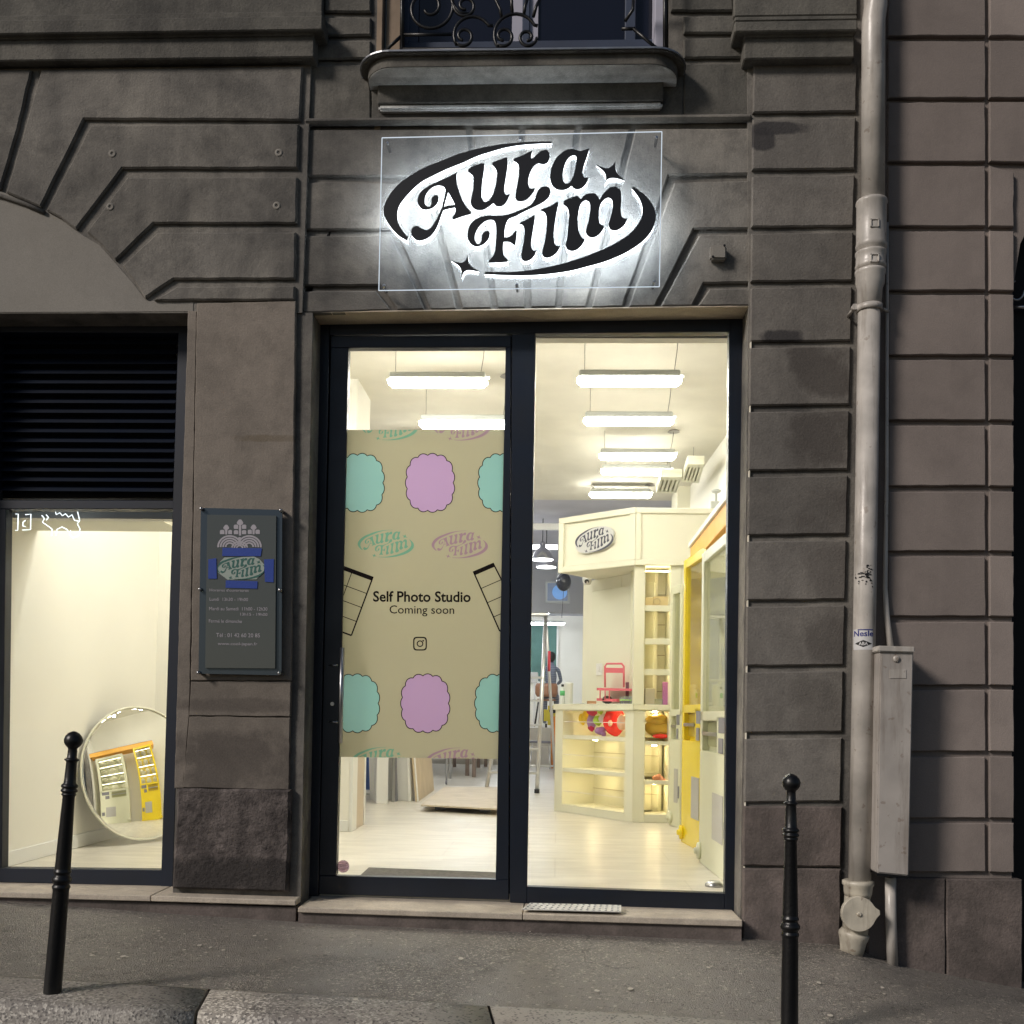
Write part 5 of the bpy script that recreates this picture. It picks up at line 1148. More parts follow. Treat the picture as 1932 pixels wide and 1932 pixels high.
# upper part
zh0 = (onR(1199, 1066)[1]); zh1 = onR(1199, 958)[1]
sp = onL(1194, 1200)[0]; rp0, rp1 = onR(1217, 1200)[0], onR(1265, 1200)[0]
q = MB(); fb(q, eR, nR, -.005, rp0, .03, .12, zct, zh0); fb(q, eR, nR, rp1, rp1 + .10, .03, .12, zct, zh0); fb(q, eR, nR, rp0 - .1, rp1 + .1, .40, .43, zct, zh0, 0); fb(q, eR, nR, rp0 - .03, rp0 - .001, .12, .40, zct, zh0, 0); fb(q, eR, nR, rp1, rp1 + .03, .12, .40, zct, zh0, 0); fb(q, eR, nR, rp1 + .1, 1.3, .03, .08, zct, zh0, 0)
q.build('tall_cabinet', M_CRM2, BO)
q = MB()
for v in (1141, 1204, 1262): z = onR(1240, v)[1]; fb(q, eR, nR, rp0, rp1, .06, .40, z - .03, z, .002); fb(q, eR, nR, rp0, rp1, .045, .0595, z - .055, z, .002)
q.build('upper_shelf', M_CRM2, BO)
q = MB()
for v in (1073, 1141, 1204, 1262): z = onR(1240, v)[1] - (.031 if v > 1100 else .003); p0 = C0 + eR * (rp0 + .01) + nR * .12; fb(q, eR, nR, rp0 + .01, rp1 - .01, .10, .115, z - .008, z - .001, 0)
q.build('shelf_light', emat('warm_strip', (1, .80, .45), 40), BO)
q = MB()
for v in (1113, 1172, 1232, 1303): z = onR(1240, v)[1]; fb(q, eR, nR, rp0, rp1, .392, .399, z, z + .006, 0)
q.build('panel_joint', MATS['joint_shadow_brown'], BO)
# back room panels behind the counter
q = MB(); fb(q, eL, nL, .12, LL + .02, .34, .38, zct, zh0, 0); fb(q, eL, nL, onL(1119, 1200)[0] - .006, onL(1119, 1200)[0], .333, .339, zct, zh0, 0); q.build('back_panel', M_CREAM, BO)
sdoor = atp(1121, 1200, C0 + nL * .34, nL); sd = (sdoor - C0).dot(eL)
q = MB(); fb(q, eL, nL, .10, sd, .31, .335, zct, zh0 - .12); q.build('back_door', M_CRM2, BO)
q = MB(); zsk = (atp(1131, 1262, C0 + nL * .30, nL)); p = zsk; s_ = (p - C0).dot(eL); fb(q, eL, nL, s_ - .035, s_ + .045, .296, .309, p.z - .06, p.z + .05, .004); pc_ = C0 + eL * (s_) + nL * .296 + Vector((0, 0, p.z)); q.lathe([(.028, 0), (.024, .008), (.018, .004)], pc_, -nL, 14); q.build('wall_socket', M_WHITE, BO)
# header fascia with framed panels
rH = ray(1056, 1030); tH = (C0.y + .55 + 5.2) / rH.y; CH_ = Vector(((EYE + rH * tH).x, (EYE + rH * tH).y, 0)); eH = CH_ - C0; LH = eH.length; eH.normalize(); nH = Vector((-eH.y, eH.x, 0)); nH = nH if nH.x > 0 else -nH
def header(q, e, n, s0, s1, skip=0):
    fb(q, e, n, s0, s1, .012, .09, zh0, zh1, 0); t = .05
    fb(q, e, n, s0, s1, -.012, .011, zh1 - t, zh1); fb(q, e, n, s0, s1, -.012, .011, zh0, zh0 + t); fb(q, e, n, s0, s0 + t, -.012, .011, zh0 + t, zh1 - t); fb(q, e, n, s1 - t, s1, -.012, .011, zh0 + t, zh1 - t)
q = MB(); header(q, eH, nH, .0, LH)
header(q, eR, nR, .0, 1.15); fb(q, eH, nH, .02, LH, .09, .62, zh0 + .001, zh0 + .03, 0); fb(q, eR, nR, .0, 1.15, .09, .42, zh0 + .002, zh0 + .03, 0); q.build('header_fascia', M_CREAM, BO)
# booth lettering
bs = thing('booth_sign', 'grey Aura Film lettering on a white cut-out, on the booth header', 'sign', tuple(atp(1124, 1042, C0, nH)))
cc = atp(1123.5, 1019, C0, nH); off_ = -nH
wS = ((atp(1160, 1019, C0, nH) - C0).dot(eH) - (atp(1087, 1019, C0, nH) - C0).dot(eH)); wS = abs(wS)
bm = logo_mesh(lambda a, b: cc - eH * (wS * a) * 1.0 + off_ * .022 + Vector((0, 0, wS * b * 1.05)))
q = MB(); q.bm.free(); me = bpy.data.meshes.new('lettering'); bm.to_mesh(me); bm.free(); link('lettering', me, mat('grey_lettering', (.06, .06, .09), .5), bs)
q = MB(); q.prism([cc - eH * (wS * .49 * math.cos(a)) + off_ * .019 + Vector((0, 0, wS * .5 * (.50 * math.sin(a) + .18 * math.cos(a) * .9))) for a in [2 * math.pi * k / 40 for k in range(40)]], off_ * -.016); q.build('white_backing', mat('white_acrylic', (.66, .66, .66), .4), bs)
# things on and around the booth ------------------------------------
def Lp(s, a, z): return C0 + eL * s + nL * a + Vector((0, 0, z))
cam_ = atp(1108, 1090, C0 + nL * .25, nL); sc_ = thing('security_camera', 'small white dome camera under the booth header', 'camera', tuple(cam_))
q = MB(); q.lathe([(.001, -.075), (.03, -.07), (.045, -.045), (.048, -.01), (.045, .02), (.04, zh0 - cam_.z)], cam_, n=20); q.build('dome', M_WHITE, sc_)
q = MB(); q.lathe([(.0, 0), (.022, .0), (.024, .006)], cam_ + Vector((-.006, -.040, -.040)), (0, -.8, -.5), 14); q.build('lens', M_BLK, sc_)
def on_counter(u, a=.15, e=None):
    p = atp(u, 1330, C0 + nL * a, nL); return Lp((p - C0).dot(eL), a, zct)
p = on_counter(1061, .10); o = thing('spray_bottle', 'white bottle with green label and black cap, leftmost on the counter', 'bottle', tuple(p))
q = MB(); q.lathe([(.024, 0), (.026, .01), (.026, .15), (.012, .175), (.012, .18)], p, n=18); q.build('bottle_body', mat('white_plastic', (.75, .78, .76), .35), o)
q = MB(); q.lathe([(.0265, .09), (.0265, .14)], p, n=18); q.build('label_band', mat('green_label', (.10, .50, .18), .5), o); q = MB(); q.lathe([(.014, .181), (.014, .205)], p, n=14); q.build('cap', M_BLK, o)
p = on_counter(1073, .10); q = MB(); q.lathe([(.036, 0), (.040, .01), (.040, .19), (.042, .195), (.042, .215), (.034, .222)], p, n=22); o = q.build('white_canister', MATS['white_plastic']); tag(o, 'plain white canister beside the green labelled bottle', 'canister')
# pink toy trolley
M_PINK = mat('pink_plastic', (.70, .14, .18), .45); TR = thing('pink_trolley', 'small pink folding trolley with upright handle, standing on the counter', 'trolley', tuple(on_counter(1150, .15)))
def cpx(x, y, a=.15): return atp(x * .16 + 996.9, y * .16 + 1236.5, C0 + nL * a, nL)
q = MB(); w = .0095; q.tube([cpx(903, 378), cpx(903, 130), cpx(925, 98), cpx(1100, 98), cpx(1125, 130), cpx(1125, 378)], w, 8); q.build('handle', M_PINK, TR)
q = MB(); q.prism([cpx(905, 145), cpx(1122, 150), cpx(1118, 208), cpx(908, 205)], nL * .008); q.build('handle_panel', M_PINK, TR)
q = MB(); q.prism([cpx(805, 383), cpx(1210, 392), cpx(1210, 420), cpx(808, 412)], nL * .14); q.build('deck', M_PINK, TR)
q = MB(); q.prism([cpx(805, 505), cpx(1045, 515), cpx(1045, 548), cpx(805, 535)], nL * .12)
for x in (845, 905, 955): q.tube([cpx(x, 405), cpx(x, 515)], .006, 6)
q.build('base', M_PINK, TR)
q = MB(); t0 = cpx(930, 490, .2); q.lathe([(.0, -.05), (.045, -.03), (.055, 0), (.03, .03), (0, .035)], Vector((t0.x, t0.y, zct + .052)), n=14); o = q.build('tape_gun', M_BLK); tag(o, 'small black tool lying under the pink trolley', 'tool')
p = on_counter(1116, .12); q = MB(); q.box(p.x - .045, p.x + .045, p.y - .03, p.y + .05, zct, zct + .035, .003); o = q.build('wooden_block', mat('tan_block', (.42, .24, .12), .6)); tag(o, 'small tan wooden block on the counter between canister and trolley', 'block')
q = MB(); pts = []
for k in range(26): pp_ = on_counter(1086 + 1.2 * k, .2 + .05 * math.sin(k)); pts.append(pp_ + Vector((0, .02 * math.cos(k * 1.7), .008 + .008 * math.sin(k * 2.3) ** 2)))
q.tube(pts, .005, 6); o = q.build('white_cable', M_WHITE); tag(o, 'tangled white cable lying along the counter top', 'cable')
p = on_counter(1184, .10); o = thing('pen_tub', 'clear tub of green and purple pens by the pink trolley', 'tub', tuple(p))
q = MB(); q.box(p.x - .07, p.x + .06, p.y - .04, p.y + .05, zct, zct + .075, .006); q.build('tub', glassmat('clear_plastic', (.88, .93, .9), .05, .25), o)
q = MB(); 
for k in range(5): q.box(p.x - .055 + k * .022, p.x - .043 + k * .022, p.y - .02, p.y + .02, zct + .006, zct + .05 + .01 * (k % 2), .002)
q.build('pen', mat('purple_plastic', (.25, .15, .45), .5), o); q = MB(); q.box(p.x - .072, p.x + .062, p.y - .042, p.y + .052, zct + .035, zct + .045); q.build('lid_band', mat('lime_plastic', (.35, .65, .15), .5), o)
p = on_counter(1191, .24); q = MB(); t = MB(); t.box(-.07, .07, -.006, .006, 0, .22, .004); q.add(t.bm, 0, Matrix.Translation(p + Vector((.02, .05, 0))) @ Matrix.Rotation(R(-12), 4, 'X')); o = q.build('tablet_screen', mat('maroon_shell', (.16, .05, .09), .35)); tag(o, 'maroon backed screen leaning behind the pink trolley', 'screen')
q = MB(); p = on_counter(1196, .12); q.lathe([(.02, 0), (.022, .07), (.012, .1), (.02, .15), (.0, .17)], p, n=14); o = q.build('desk_phone', M_BLK); tag(o, 'black upright handset at the right end of the counter', 'phone')
# balloons and breads in the niches
def blob(q, c, rx, ry, rz, mi=0, n=12, lump=0):
    t = bmesh.new(); bmesh.ops.create_uvsphere(t, u_segments=n * 2, v_segments=n, radius=1)
    for v in t.verts:
        k = 1 + lump * math.sin(5 * v.co.x + 3 * v.co.z) * math.cos(4 * v.co.z - 2 * v.co.y); v.co = Vector((v.co.x * rx * k, v.co.y * ry * k, v.co.z * rz * k)) + c
    for f in t.faces: f.smooth = True
    q.add(t, mi)
    for f in q.bm.faces: f.smooth = True
M_RED = mat('red_foil', (.75, .02, .015), .25, spec=.6); M_YEL = mat('yellow_foil', (.80, .55, .02), .3); M_PUR = mat('purple_foil', (.40, .22, .50), .3); M_MAG = mat('magenta_foil', (.55, .02, .10), .3); M_LIM = mat('lime_foil', (.45, .70, .05), .3); M_SKIN = mat('beige_foil', (.85, .55, .40), .35)
def nz(x, y, a=.15): return cpx(x, y, a)
o = thing('red_foil_balloon', 'big round red foil balloon with a pale face patch in the top niche', 'balloon', tuple(nz(1020, 930)))
q = MB(); c1 = nz(1015, 785); blob(q, c1, .105, .07, .135, lump=.05); q.build('balloon_skin', M_RED, o); q = MB(); blob(q, nz(1105, 790, .08), .05, .04, .075); q.build('face_patch', M_SKIN, o); q = MB(); blob(q, nz(965, 800, .075), .022, .02, .03); q.build('ear_patch', M_SKIN, o)
o = thing('flower_balloon', 'bunch of multicoloured flower shaped foil balloons left of the red one', 'balloon', tuple(nz(820, 950)))
for x, y, rx, rz, m_ in ((755, 655, .055, .055, M_MAG), (748, 785, .045, .085, M_PUR), (745, 850, .035, .04, M_MAG), (850, 655, .03, .035, M_LIM), (820, 770, .045, .05, M_LIM), (885, 750, .045, .05, M_WHITE), (850, 890, .055, .04, M_PUR), (640, 750, .04, .06, M_YEL), (690, 720, .045, .07, M_YEL), (890, 930, .025, .025, M_PUR)):
    q = MB(); blob(q, nz(x, y, .14), rx, .03, rz, n=9, lump=.12); q.build('petal', m_, o)
def nr(u, v, a=.16): return atp(u, v, C0 + nR * a, nR)
o = thing('bread_cushion', 'golden puffy loaf shaped balloon with a red label in the right niche', 'balloon', tuple(nr(1240, 1395)))
q = MB(); blob(q, nr(1243, 1373, .2), .125, .07, .10, lump=.10); blob(q, nr(1240, 1358, .18), .10, .06, .05, lump=.15); q.build('loaf', mat('golden_foil', (.62, .40, .05), .4, bump=.5, bscale=15), o)
q = MB(); blob(q, nr(1246, 1389, .125), .075, .02, .022); q.build('red_label', M_RED, o)
o = thing('croissant', 'small pink brown croissant alone on the right niche shelf', 'croissant', tuple(nr(1243, 1473)))
q = MB()
for k in range(5): a = (k - 2) * .35; blob(q, nr(1243, 1470, .12) + Vector((.035 * (k - 2) * .6, -.01 * abs(k - 2), .012 + .01 * (2 - abs(k - 2)) - .006 * k)), .022, .03, .030 - .004 * abs(k - 2), n=7)
q.build('pastry', mat('baked_crust', (.62, .26, .14), .5, bump=.3, bscale=40), o)
# little items on the upper cabinet's lowest shelf
M_GBX = mat('grey_card', (.42, .40, .36), .7)
zb_ = onR(1240, 1326)[1] * 0 + zct
for u, w_, h_, m_, lb in ((1226, .09, .15, M_GBX, 'grey card box standing in the tall lit cabinet'), (1256, .055, .21, mat('plum_card', (.30, .10, .28), .5), 'tall plum coloured box in the tall lit cabinet'), (1238, .13, .055, MATS['clear_plastic'], 'clear tub with green band in the tall lit cabinet')):
    p = nr(u, 1320, .15); q = MB(); q.box(p.x - w_ / 2, p.x + w_ / 2, p.y, p.y + .06, zb_, zb_ + h_, .004); o = q.build('display_box', m_); tag(o, lb, 'box')
z3 = onR(1240, 1141)[1]; p = nr(1250, 1125, .2); o = thing('mug_box', 'beige gift box with a mug drawing on the upper lit shelf', 'box', (p.x, p.y, z3))
q = MB(); q.box(p.x - .085, p.x + .06, p.y, p.y + .05, z3, z3 + .10, .003); q.build('carton', mat('beige_card', (.55, .45, .25), .7), o); q = MB(); q.tube([Vector((p.x - .05 + .03 * math.cos(a / 3), p.y - .004, z3 + .05 + .03 * math.sin(a / 3))) for a in range(0, 19)], .003, 5); q.build('mug_drawing', MATS['joint_shadow_brown'], o)
p = nr(1224, 1125, .2); q = MB(); q.box(p.x - .04, p.x + .04, p.y, p.y + .05, z3, z3 + .09, .003); o = q.build('display_box', MATS['beige_card']); tag(o, 'small plain beige box left of the mug box', 'box')
# button stand on top of the booth
p = atp(1351, 957, C0 + nR * .10, nR); o = thing('alarm_button', 'grey box with a mushroom knob standing on the booth header', 'alarm', tuple(p)); zq = zh1
q = MB(); q.box(p.x - .055, p.x + .055, p.y - .02, p.y + .04, zq, zq + .085, .006); q.build('box_body', M_FIX, o); q = MB(); q.lathe([(.010, .085), (.010, .16), (.035, .17), (.045, .185), (.02, .20)], (p.x, p.y, zq), n=16); q.build('knob', MATS['fixture_grey'], o)
# ------------------------------------------------------------------ vending machines along the right wall
M_YM = mat('yellow_lacquer', (.86, .66, .02), .2, var=.06, vscale=3, spec=.55); M_CM = mat('cream_machine', (.74, .74, .56), .3, var=.04, vscale=3); M_MG = glassmat('cabinet_glass', (.93, .93, .88), .06); M_GREYP = mat('grey_plastic', (.20, .20, .23), .4); M_BAG = mat('clear_wrapped_white', (.72, .70, .62), .35, bump=.4, bscale=12, var=.15); M_NICHE = mat('green_grey_panel', (.40, .40, .22), .45)
def machine(bl, br, zt_, m_, label, wdepth=.46, ylim=None, niche=M_NICHE, uw=1.0):
    a = atz(*bl, 0); b = atz(*br, 0); e = (b - a); L_ = e.length; e.normalize(); n = Vector((-e.y, e.x, 0)); n = n if n.x > 0 else -n
    o = thing('vending_machine', label, 'vending machine', tuple(a), 0, 'toy vending machines along the right wall')
    def bx_(q, s0, s1, a0, a1, z0, z1, bev=.004):
        t = bmesh.new(); bmesh.ops.create_cube(t, size=1)
        for v in t.verts: v.co = a + e * (s0 + (s1 - s0) * (v.co.x + .5)) + n * (a0 + (a1 - a0) * (v.co.y + .5)) + Vector((0, 0, z0 + (z1 - z0) * (v.co.z + .5)))
        if bev: bmesh.ops.bevel(t, geom=t.edges[:], offset=min(bev, .4 * min(abs(s1 - s0), abs(a1 - a0), abs(z1 - z0))), segments=2, affect='EDGES')
        q.add(t)
    zs = zt_ * .47; mg = .07 * L_ + .02
    q = MB(); bx_(q, 0, L_, 0, .05, 0, zt_ * .36); bx_(q, 0, L_, 0, .05, zs - .03, zs + .03); bx_(q, 0, mg, 0, .05, zt_ * .36, zt_); bx_(q, L_ - mg, L_, 0, .05, zt_ * .36, zt_); bx_(q, mg, L_ - mg, 0, .05, zt_ - .07, zt_); 
    bx_(q, L_ * .60, L_ - mg, .0, .05, zt_ * .36, zs); bx_(q, mg, L_ * .60, .045, .06, zt_ * .36, zs, 0)
    bx_(q, 0, .02, .05, wdepth, .0, zt_); bx_(q, L_ - .02, L_, .05, wdepth, .0, zt_); bx_(q, .02, L_ - .02, wdepth - .02, wdepth, 0, zt_, 0); bx_(q, .02, L_ - .02, .05, wdepth, zt_ - .02, zt_, 0)
    q.build('cabinet', m_, o)
    q = MB(); bx_(q, mg, L_ - mg, .02, .024, zs + .03, zt_ - .07, 0); q.build('window', M_MG, o)
    q = MB(); bx_(q, .02, L_ - .02, .055, wdepth - .02, zs - .01, zs + .01, 0); 
    for k in (1, 2, 3): bx_(q, .02, L_ - .02, .16, wdepth - .02, zs + k * (zt_ - zs) / 4, zs + k * (zt_ - zs) / 4 + .012, 0)
    q.build('shelf', M_WHITE, o)
    for k in (1, 2, 3, 4):
        zq_ = zs + k * (zt_ - zs) / 4 - (.008 if k < 4 else .06); q = MB(); bx_(q, .06, L_ - .06, .17, .19, zq_ - .01, zq_, 0); q.build('strip_lamp', MATS.get('machine_lamp') or emat('machine_lamp', (1, .93, .75), 9), o)
    for k in range(4):
        for j in range(3 if L_ > .6 else 2):
            nn = 3 if L_ > .6 else 2; c = a + e * (L_ * (j + .5) / nn) + n * .24 + Vector((0, 0, zs + k * (zt_ - zs) / 4 + (zt_ - zs) * .09 + .02)); q = MB(); blob(q, c, .035, L_ * .36 / nn, (zt_ - zs) * .085, n=8, lump=.12); q.build('wrapped_toy', M_BAG, o)
    q = MB(); bx_(q, mg, L_ * .6, .035, .044, zt_ * .375, zs - .035, 0); q.build('niche_panel', niche, o)
    q = MB(); zm = (zt_ * .36 + zs) / 2; bx_(q, mg, L_ * .6, -.006, .012, zm - .012, zm + .012, .003); q.build('bar', M_STEEL, o)
    q = MB(); bx_(q, L_ * .68, L_ * .93, -.006, .0, zm + .01, zm + .10, .002); bx_(q, L_ * .68, L_ * .82, -.006, .0, zm - .11, zm - .02, .002); q.build('coin_panel', M_GREYP, o)
    q = MB(); bx_(q, L_ * .48, L_ * .82, -.004, .0, zt_ * .10, zt_ * .24, .002); q.build('outlet_door', mat('outlet_grey', (.45, .44, .42), .4) if 'outlet_grey' not in MATS else MATS['outlet_grey'], o)
    q = MB(); bx_(q, L_ * .86, L_ * .96, -.005, .0, zt_ * .12, zt_ * .17, .002); q.build('key_plate', M_GREYP, o)
    q = MB(); c = a + e * .03 - n * .001 + Vector((0, 0, .075)); q.lathe([(.055, -.0), (.055, .014), (.04, .018), (.022, .020), (.020, .036)], c, -n, 20); q.build('knob', m_, o)
    return o, a, b
machine((1261.5, 1557), (1281.5, 1562.5), 2.10, M_CM, 'cream vending machine farthest back, beside the booth', wdepth=.3)
_, ya, yb = machine((1284.5, 1588), (1326, 1611), 2.15, M_YM, 'yellow vending machine with open glazed front, between two cream ones', niche=mat('mustard_panel', (.50, .36, .02), .4), wdepth=.36)
_, ma, mb_ = machine((1318.5, 1625.5), (1374, 1671), 2.03, M_CM, 'cream vending machine nearest the shop window', wdepth=.42)
# orange header above the machines
q = MB(); a, b = atx(1302.5, 1041, 1.02), atx(1369.5, 986, 1.02)
q.box(1.02, 1.4, b.y - .7, a.y, 2.13, 2.27, .004); hd = q.build('orange_header', mat('orange_board', (.95, .50, .09), .45, var=.08)); tag(hd, 'orange header board over the vending machines by the right wall', 'header board')
q = MB(); q.box(1.005, 1.41, b.y - .7, a.y + .01, 2.271, 2.315, .004); q.build('white_trim', M_WHITE, hd)
q = MB(); p = atz(1346, 1671, 0.0); q.lathe([(.0, 0), (.05, .0), (.05, .012), (.03, .03)], (p.x, p.y - .02, 0), n=20); o = q.build('door_stop', M_STEEL); tag(o, 'small round grey floor puck just inside the right pane', 'door stop') 
# ------------------------------------------------------------------ round convex mirror
mc = at(267, 1458, 1.95); rr0 = 127 / F * 7.15; nrm = Vector((math.sin(R(58)), -math.cos(R(58)), .17)).normalized()
ms = thing('round_mirror', 'round convex mirror with a thin pale rim leaning in the left display window', 'mirror', (mc.x, mc.y, 0))
RC = 2.6; qt = Vector((0, 0, 1)).rotation_difference(nrm); q = MB(); prof = []
sag = RC - math.sqrt(RC * RC - rr0 * rr0); N_ = 28
rings = []
for i in range(N_ + 1):
    r_ = rr0 * i / N_; rings.append((r_, math.sqrt(RC * RC - r_ * r_) - RC + sag))
q.lathe([(r_, h) for r_, h in reversed(rings)] , mc, nrm, 96); q.build('mirror_glass', mat('mirror_silver', (.90, .90, .86), .005, 1), ms)
q = MB(); e1 = nrm.orthogonal().normalized(); e2 = nrm.cross(e1); q.tube([mc + (e1 * math.cos(2 * math.pi * k / 72) + e2 * math.sin(2 * math.pi * k / 72)) * rr0 for k in range(72)], .0065, 8, closed=True); q.build('rim', M_CREAM, ms)
# ------------------------------------------------------------------ things seen under the poster
q = MB(); P = [atz(633.7 + .168 * x, 1406.5 + .168 * y, 0) for x, y in ((370, 1390), (1800, 1446), (1800, 1540), (262, 1492))]; q.quadbox([p + Vector((0, 0, .012)) for p in P] + P); o = q.build('doormat', mat('grey_doormat', (.14, .13, .12), .95, bump=.8, bscale=150, var=.25, vscale=40)); tag(o, 'dark grey doormat on the floor just inside the glass door', 'doormat')
def pz(x, y): return (633.7 + .168 * x, 1406.5 + .168 * y)
def leaner(name, pts, h, m_, label, cat, th=.03, lean=(-.0, .0)):
    """upright board standing on two floor points"""
    a, b = atz(*pz(*pts[0]), 0), atz(*pz(*pts[1]), 0); e = (b - a).normalized(); n = Vector((-e.y, e.x, 0)); q = MB(); T = Vector((lean[0], lean[1], h)); P = [a, b, b + T, a + T]; q.quadbox(P + [p + n * th for p in P]); bmesh.ops.bevel(q.bm, geom=q.bm.edges[:], offset=.004, segments=1, affect='EDGES'); o = q.build(name, m_); tag(o, label, cat); return o
leaner('grey_carton', ((450, 655), (580, 655)), 1.0, M_WHITE, 'pale grey carton standing upright in the back, left of the folded racks', 'carton', .45)
bl = thing('blue_bin', 'blue round bin on a white foot ring, far left behind the door', 'bin', tuple(atz(*pz(400, 520), 0)))
p = atz(*pz(360, 560), 0); q = MB(); q.lathe([(.22, .05), (.26, 1.0)], p + Vector((0, .4, 0)), n=28); q.build('bin_body', mat('blue_plastic', (.05, .13, .42), .35), bl); q = MB(); q.lathe([(.34, 0), (.34, .03), (.24, .05)], p + Vector((0, .4, 0)), n=28); q.build('foot_ring', M_WHITE, bl)
o = leaner('folded_rack', ((625, 632), (660, 632)), 1.0, M_STEEL, 'folded metal rack with dark slats leaning among the boards', 'rack', .02)
a, b = atz(*pz(665, 628), 0), atz(*pz(795, 545), 0); e = (b - a); q = MB()
T = Vector((-.05, 0, 1.0)); q.quadbox([a, b, b + T, a + T] + [p + Vector((.02, .02, 0)) for p in (a, b, b + T, a + T)]); q.build('dark_panel', M_GREYP, o)
q = MB()
for k in range(12): z0 = .26 + k * .045; s0 = a + e * .12 + T * z0 - Vector((.012, .012, 0)); s1 = a + e * .55 + T * (z0 + .02) - Vector((.012, .012, 0)); q.tube([s0, s1], .008, 6)
q.build('slat', M_STEEL, o)
leaner('white_pad', ((808, 628), (832, 628)), 1.0, M_WHITE, 'first of two thin white boards leaning beside the dark rack', 'board', .5, (-.04, 0)); leaner('white_pad', ((842, 628), (880, 622)), 1.0, M_WHITE, 'second thin white board leaning beside the tan board', 'board', .5, (-.05, 0))
o = leaner('tan_board', ((925, 632), (1105, 505)), 1.0, mat('tan_laminate', (.62, .50, .34), .5, var=.1), 'large tan faced board with white edge leaning on the others', 'board', .035, (-.10, 0))
o = leaner('board_edge', ((912, 632), (932, 632)), 1.0, M_WHITE, None, None, .05, (-.10, 0)); o.parent = [x for x in bpy.data.objects if x.name.startswith('tan_board')][0]; o.name = 'white_edge'
for k_ in ('label', 'category'):
    if k_ in o: del o[k_]
q = MB(); P = [atz(*pz(x, y), .05) for x, y in ((1215, 478), (1900, 480), (1900, 732), (955, 682))]; q.quadbox([p + Vector((0, 0, .016)) for p in P] + P); o = q.build('floor_board', mat('pale_plywood', (.58, .50, .39), .55, var=.12, vscale=6)); tag(o, 'large pale plywood sheet lying flat on the floor behind the door', 'board')
q = MB()
for t in (.2, .75): p = P[3] * (1 - t) + P[2] * t + Vector((0, .25, 0)); q.box(p.x - .05, p.x + .05, p.y - .02, p.y + .02, 0, .05)
q.build('batten', M_GREYP, o)
ck = thing('wire_trolley', 'chrome wire trolley with castors behind the leaning boards', 'trolley', tuple(atz(*pz(1180, 480), 0)))
p0 = atz(*pz(1240, 440), 0); q = MB()
for dx, dy in ((0, 0), (-.55, 0), (0, .5), (-.55, .5)): q.tube([p0 + Vector((dx, dy, .05)), p0 + Vector((dx, dy, 1.0))], .014, 8)
for z in (.35, .62, .9): q.tube([p0 + Vector((0, 0, z)), p0 + Vector((-.55, 0, z))], .012, 6); q.tube([p0 + Vector((0, .5, z)), p0 + Vector((-.55, .5, z))], .012, 6)
q.build('frame', M_STEEL, ck)
q = MB()
for k in range(5): z = .48 + k * .07; q.box(p0.x - .5, p0.x - .1, p0.y + .1, p0.y + .12, z, z + .035)
q.build('black_slat', M_BLK, ck)
q = MB()
for dx, dy in ((0, 0), (-.55, 0)): q.lathe([(.03, -.012), (.03, .012)], p0 + Vector((dx, dy, .032)), (1, 0, 0), 14)
q.build('castor', M_GREYP, ck)
# far table seen through its legs
tb = thing('steel_table', 'long steel table far back, only its legs show under the poster', 'table', tuple(atz(*pz(1500, 300), 0)))
M_LEG = mat('bronze_leg', (.26, .20, .17), .4, .5); ps = []
for x, y in ((1332, 243), (1475, 340), (1550, 355), (1600, 248), (1682, 238)):
    p = atz(*pz(x, y), 0); ps.append(p); q = MB(); q.box(p.x - .03, p.x + .03, p.y - .03, p.y + .03, 0, .80, .004); q.build('leg', M_LEG, tb)
q = MB(); q.box(min(p.x for p in ps) - .3, max(p.x for p in ps) + .1, min(p.y for p in ps) - .2, max(p.y for p in ps) + .2, .80, .84, .005); q.build('tabletop', M_WHITE, tb)
# ------------------------------------------------------------------ step ladder
LD = thing('step_ladder', 'aluminium step ladder standing open left of the booth', 'ladder', tuple(atz(1013, 1498, 0)))
M_ALU = mat('aluminium', (.72, .72, .72), .3, .85); zz4 = lambda x, y: (x * .16 + 996.9, y * .16 + 1236.5)
f1 = atz(*zz4(100, 1625), 0); Yf = f1.y; f0 = f1 - Vector((.62, 0, 0)); tp1 = at(1029.5, 1163, Yf + .45); tp0 = tp1 - Vector((.40, 0, 0))
q = MB()
for a, b in ((f1, tp1), (f0, tp0)): q.tube([a + Vector((0, 0, .03)), b], .026, 8)
q.build('front_rail', M_ALU, LD)
q = MB()
for v in (1278, 1322, 1368, 1413, 1457):
    P_ = [at(1010, v, Yf + .2)]; t = (P_[0].z - f1.z) / (tp1.z - f1.z); a = f0.lerp(tp0, t); b = f1.lerp(tp1, t); q.box(a.x, b.x, a.y - .04, a.y + .04, a.z - .015, a.z + .015, .004)
q.build('tread', M_ALU, LD)
q = MB(); r1 = atz(1046, 1462, 0); r1 = Vector((tp1.x + .16, tp1.y + .9, .02)); q.tube([tp1, r1], .02, 8); q.tube([tp0, r1 - Vector((.75, 0, 0))], .02, 8); q.tube([r1 + Vector((0, 0, .25)), r1 + Vector((-.75, 0, .25))], .014, 8); q.build('rear_leg', M_ALU, LD)
q = MB()
for p in (f1, f0): q.tube([p, p + Vector((0, 0, .05))], .032, 8)
q.build('rubber_foot', M_BLK, LD)
q = MB(); q.box(tp0.x - .03, tp1.x + .03, tp1.y - .12, tp1.y + .08, tp1.z, tp1.z + .035, .006); q.build('top_tray', M_ALU, LD)
q = MB(); p = at(1036, 1246, tp1.y + .08); q.tube([p + Vector((0, 0, .12)), p - Vector((0, 0, .14))], .018, 8); q.build('red_strap', mat('red_plastic', (.65, .05, .08), .4), LD)
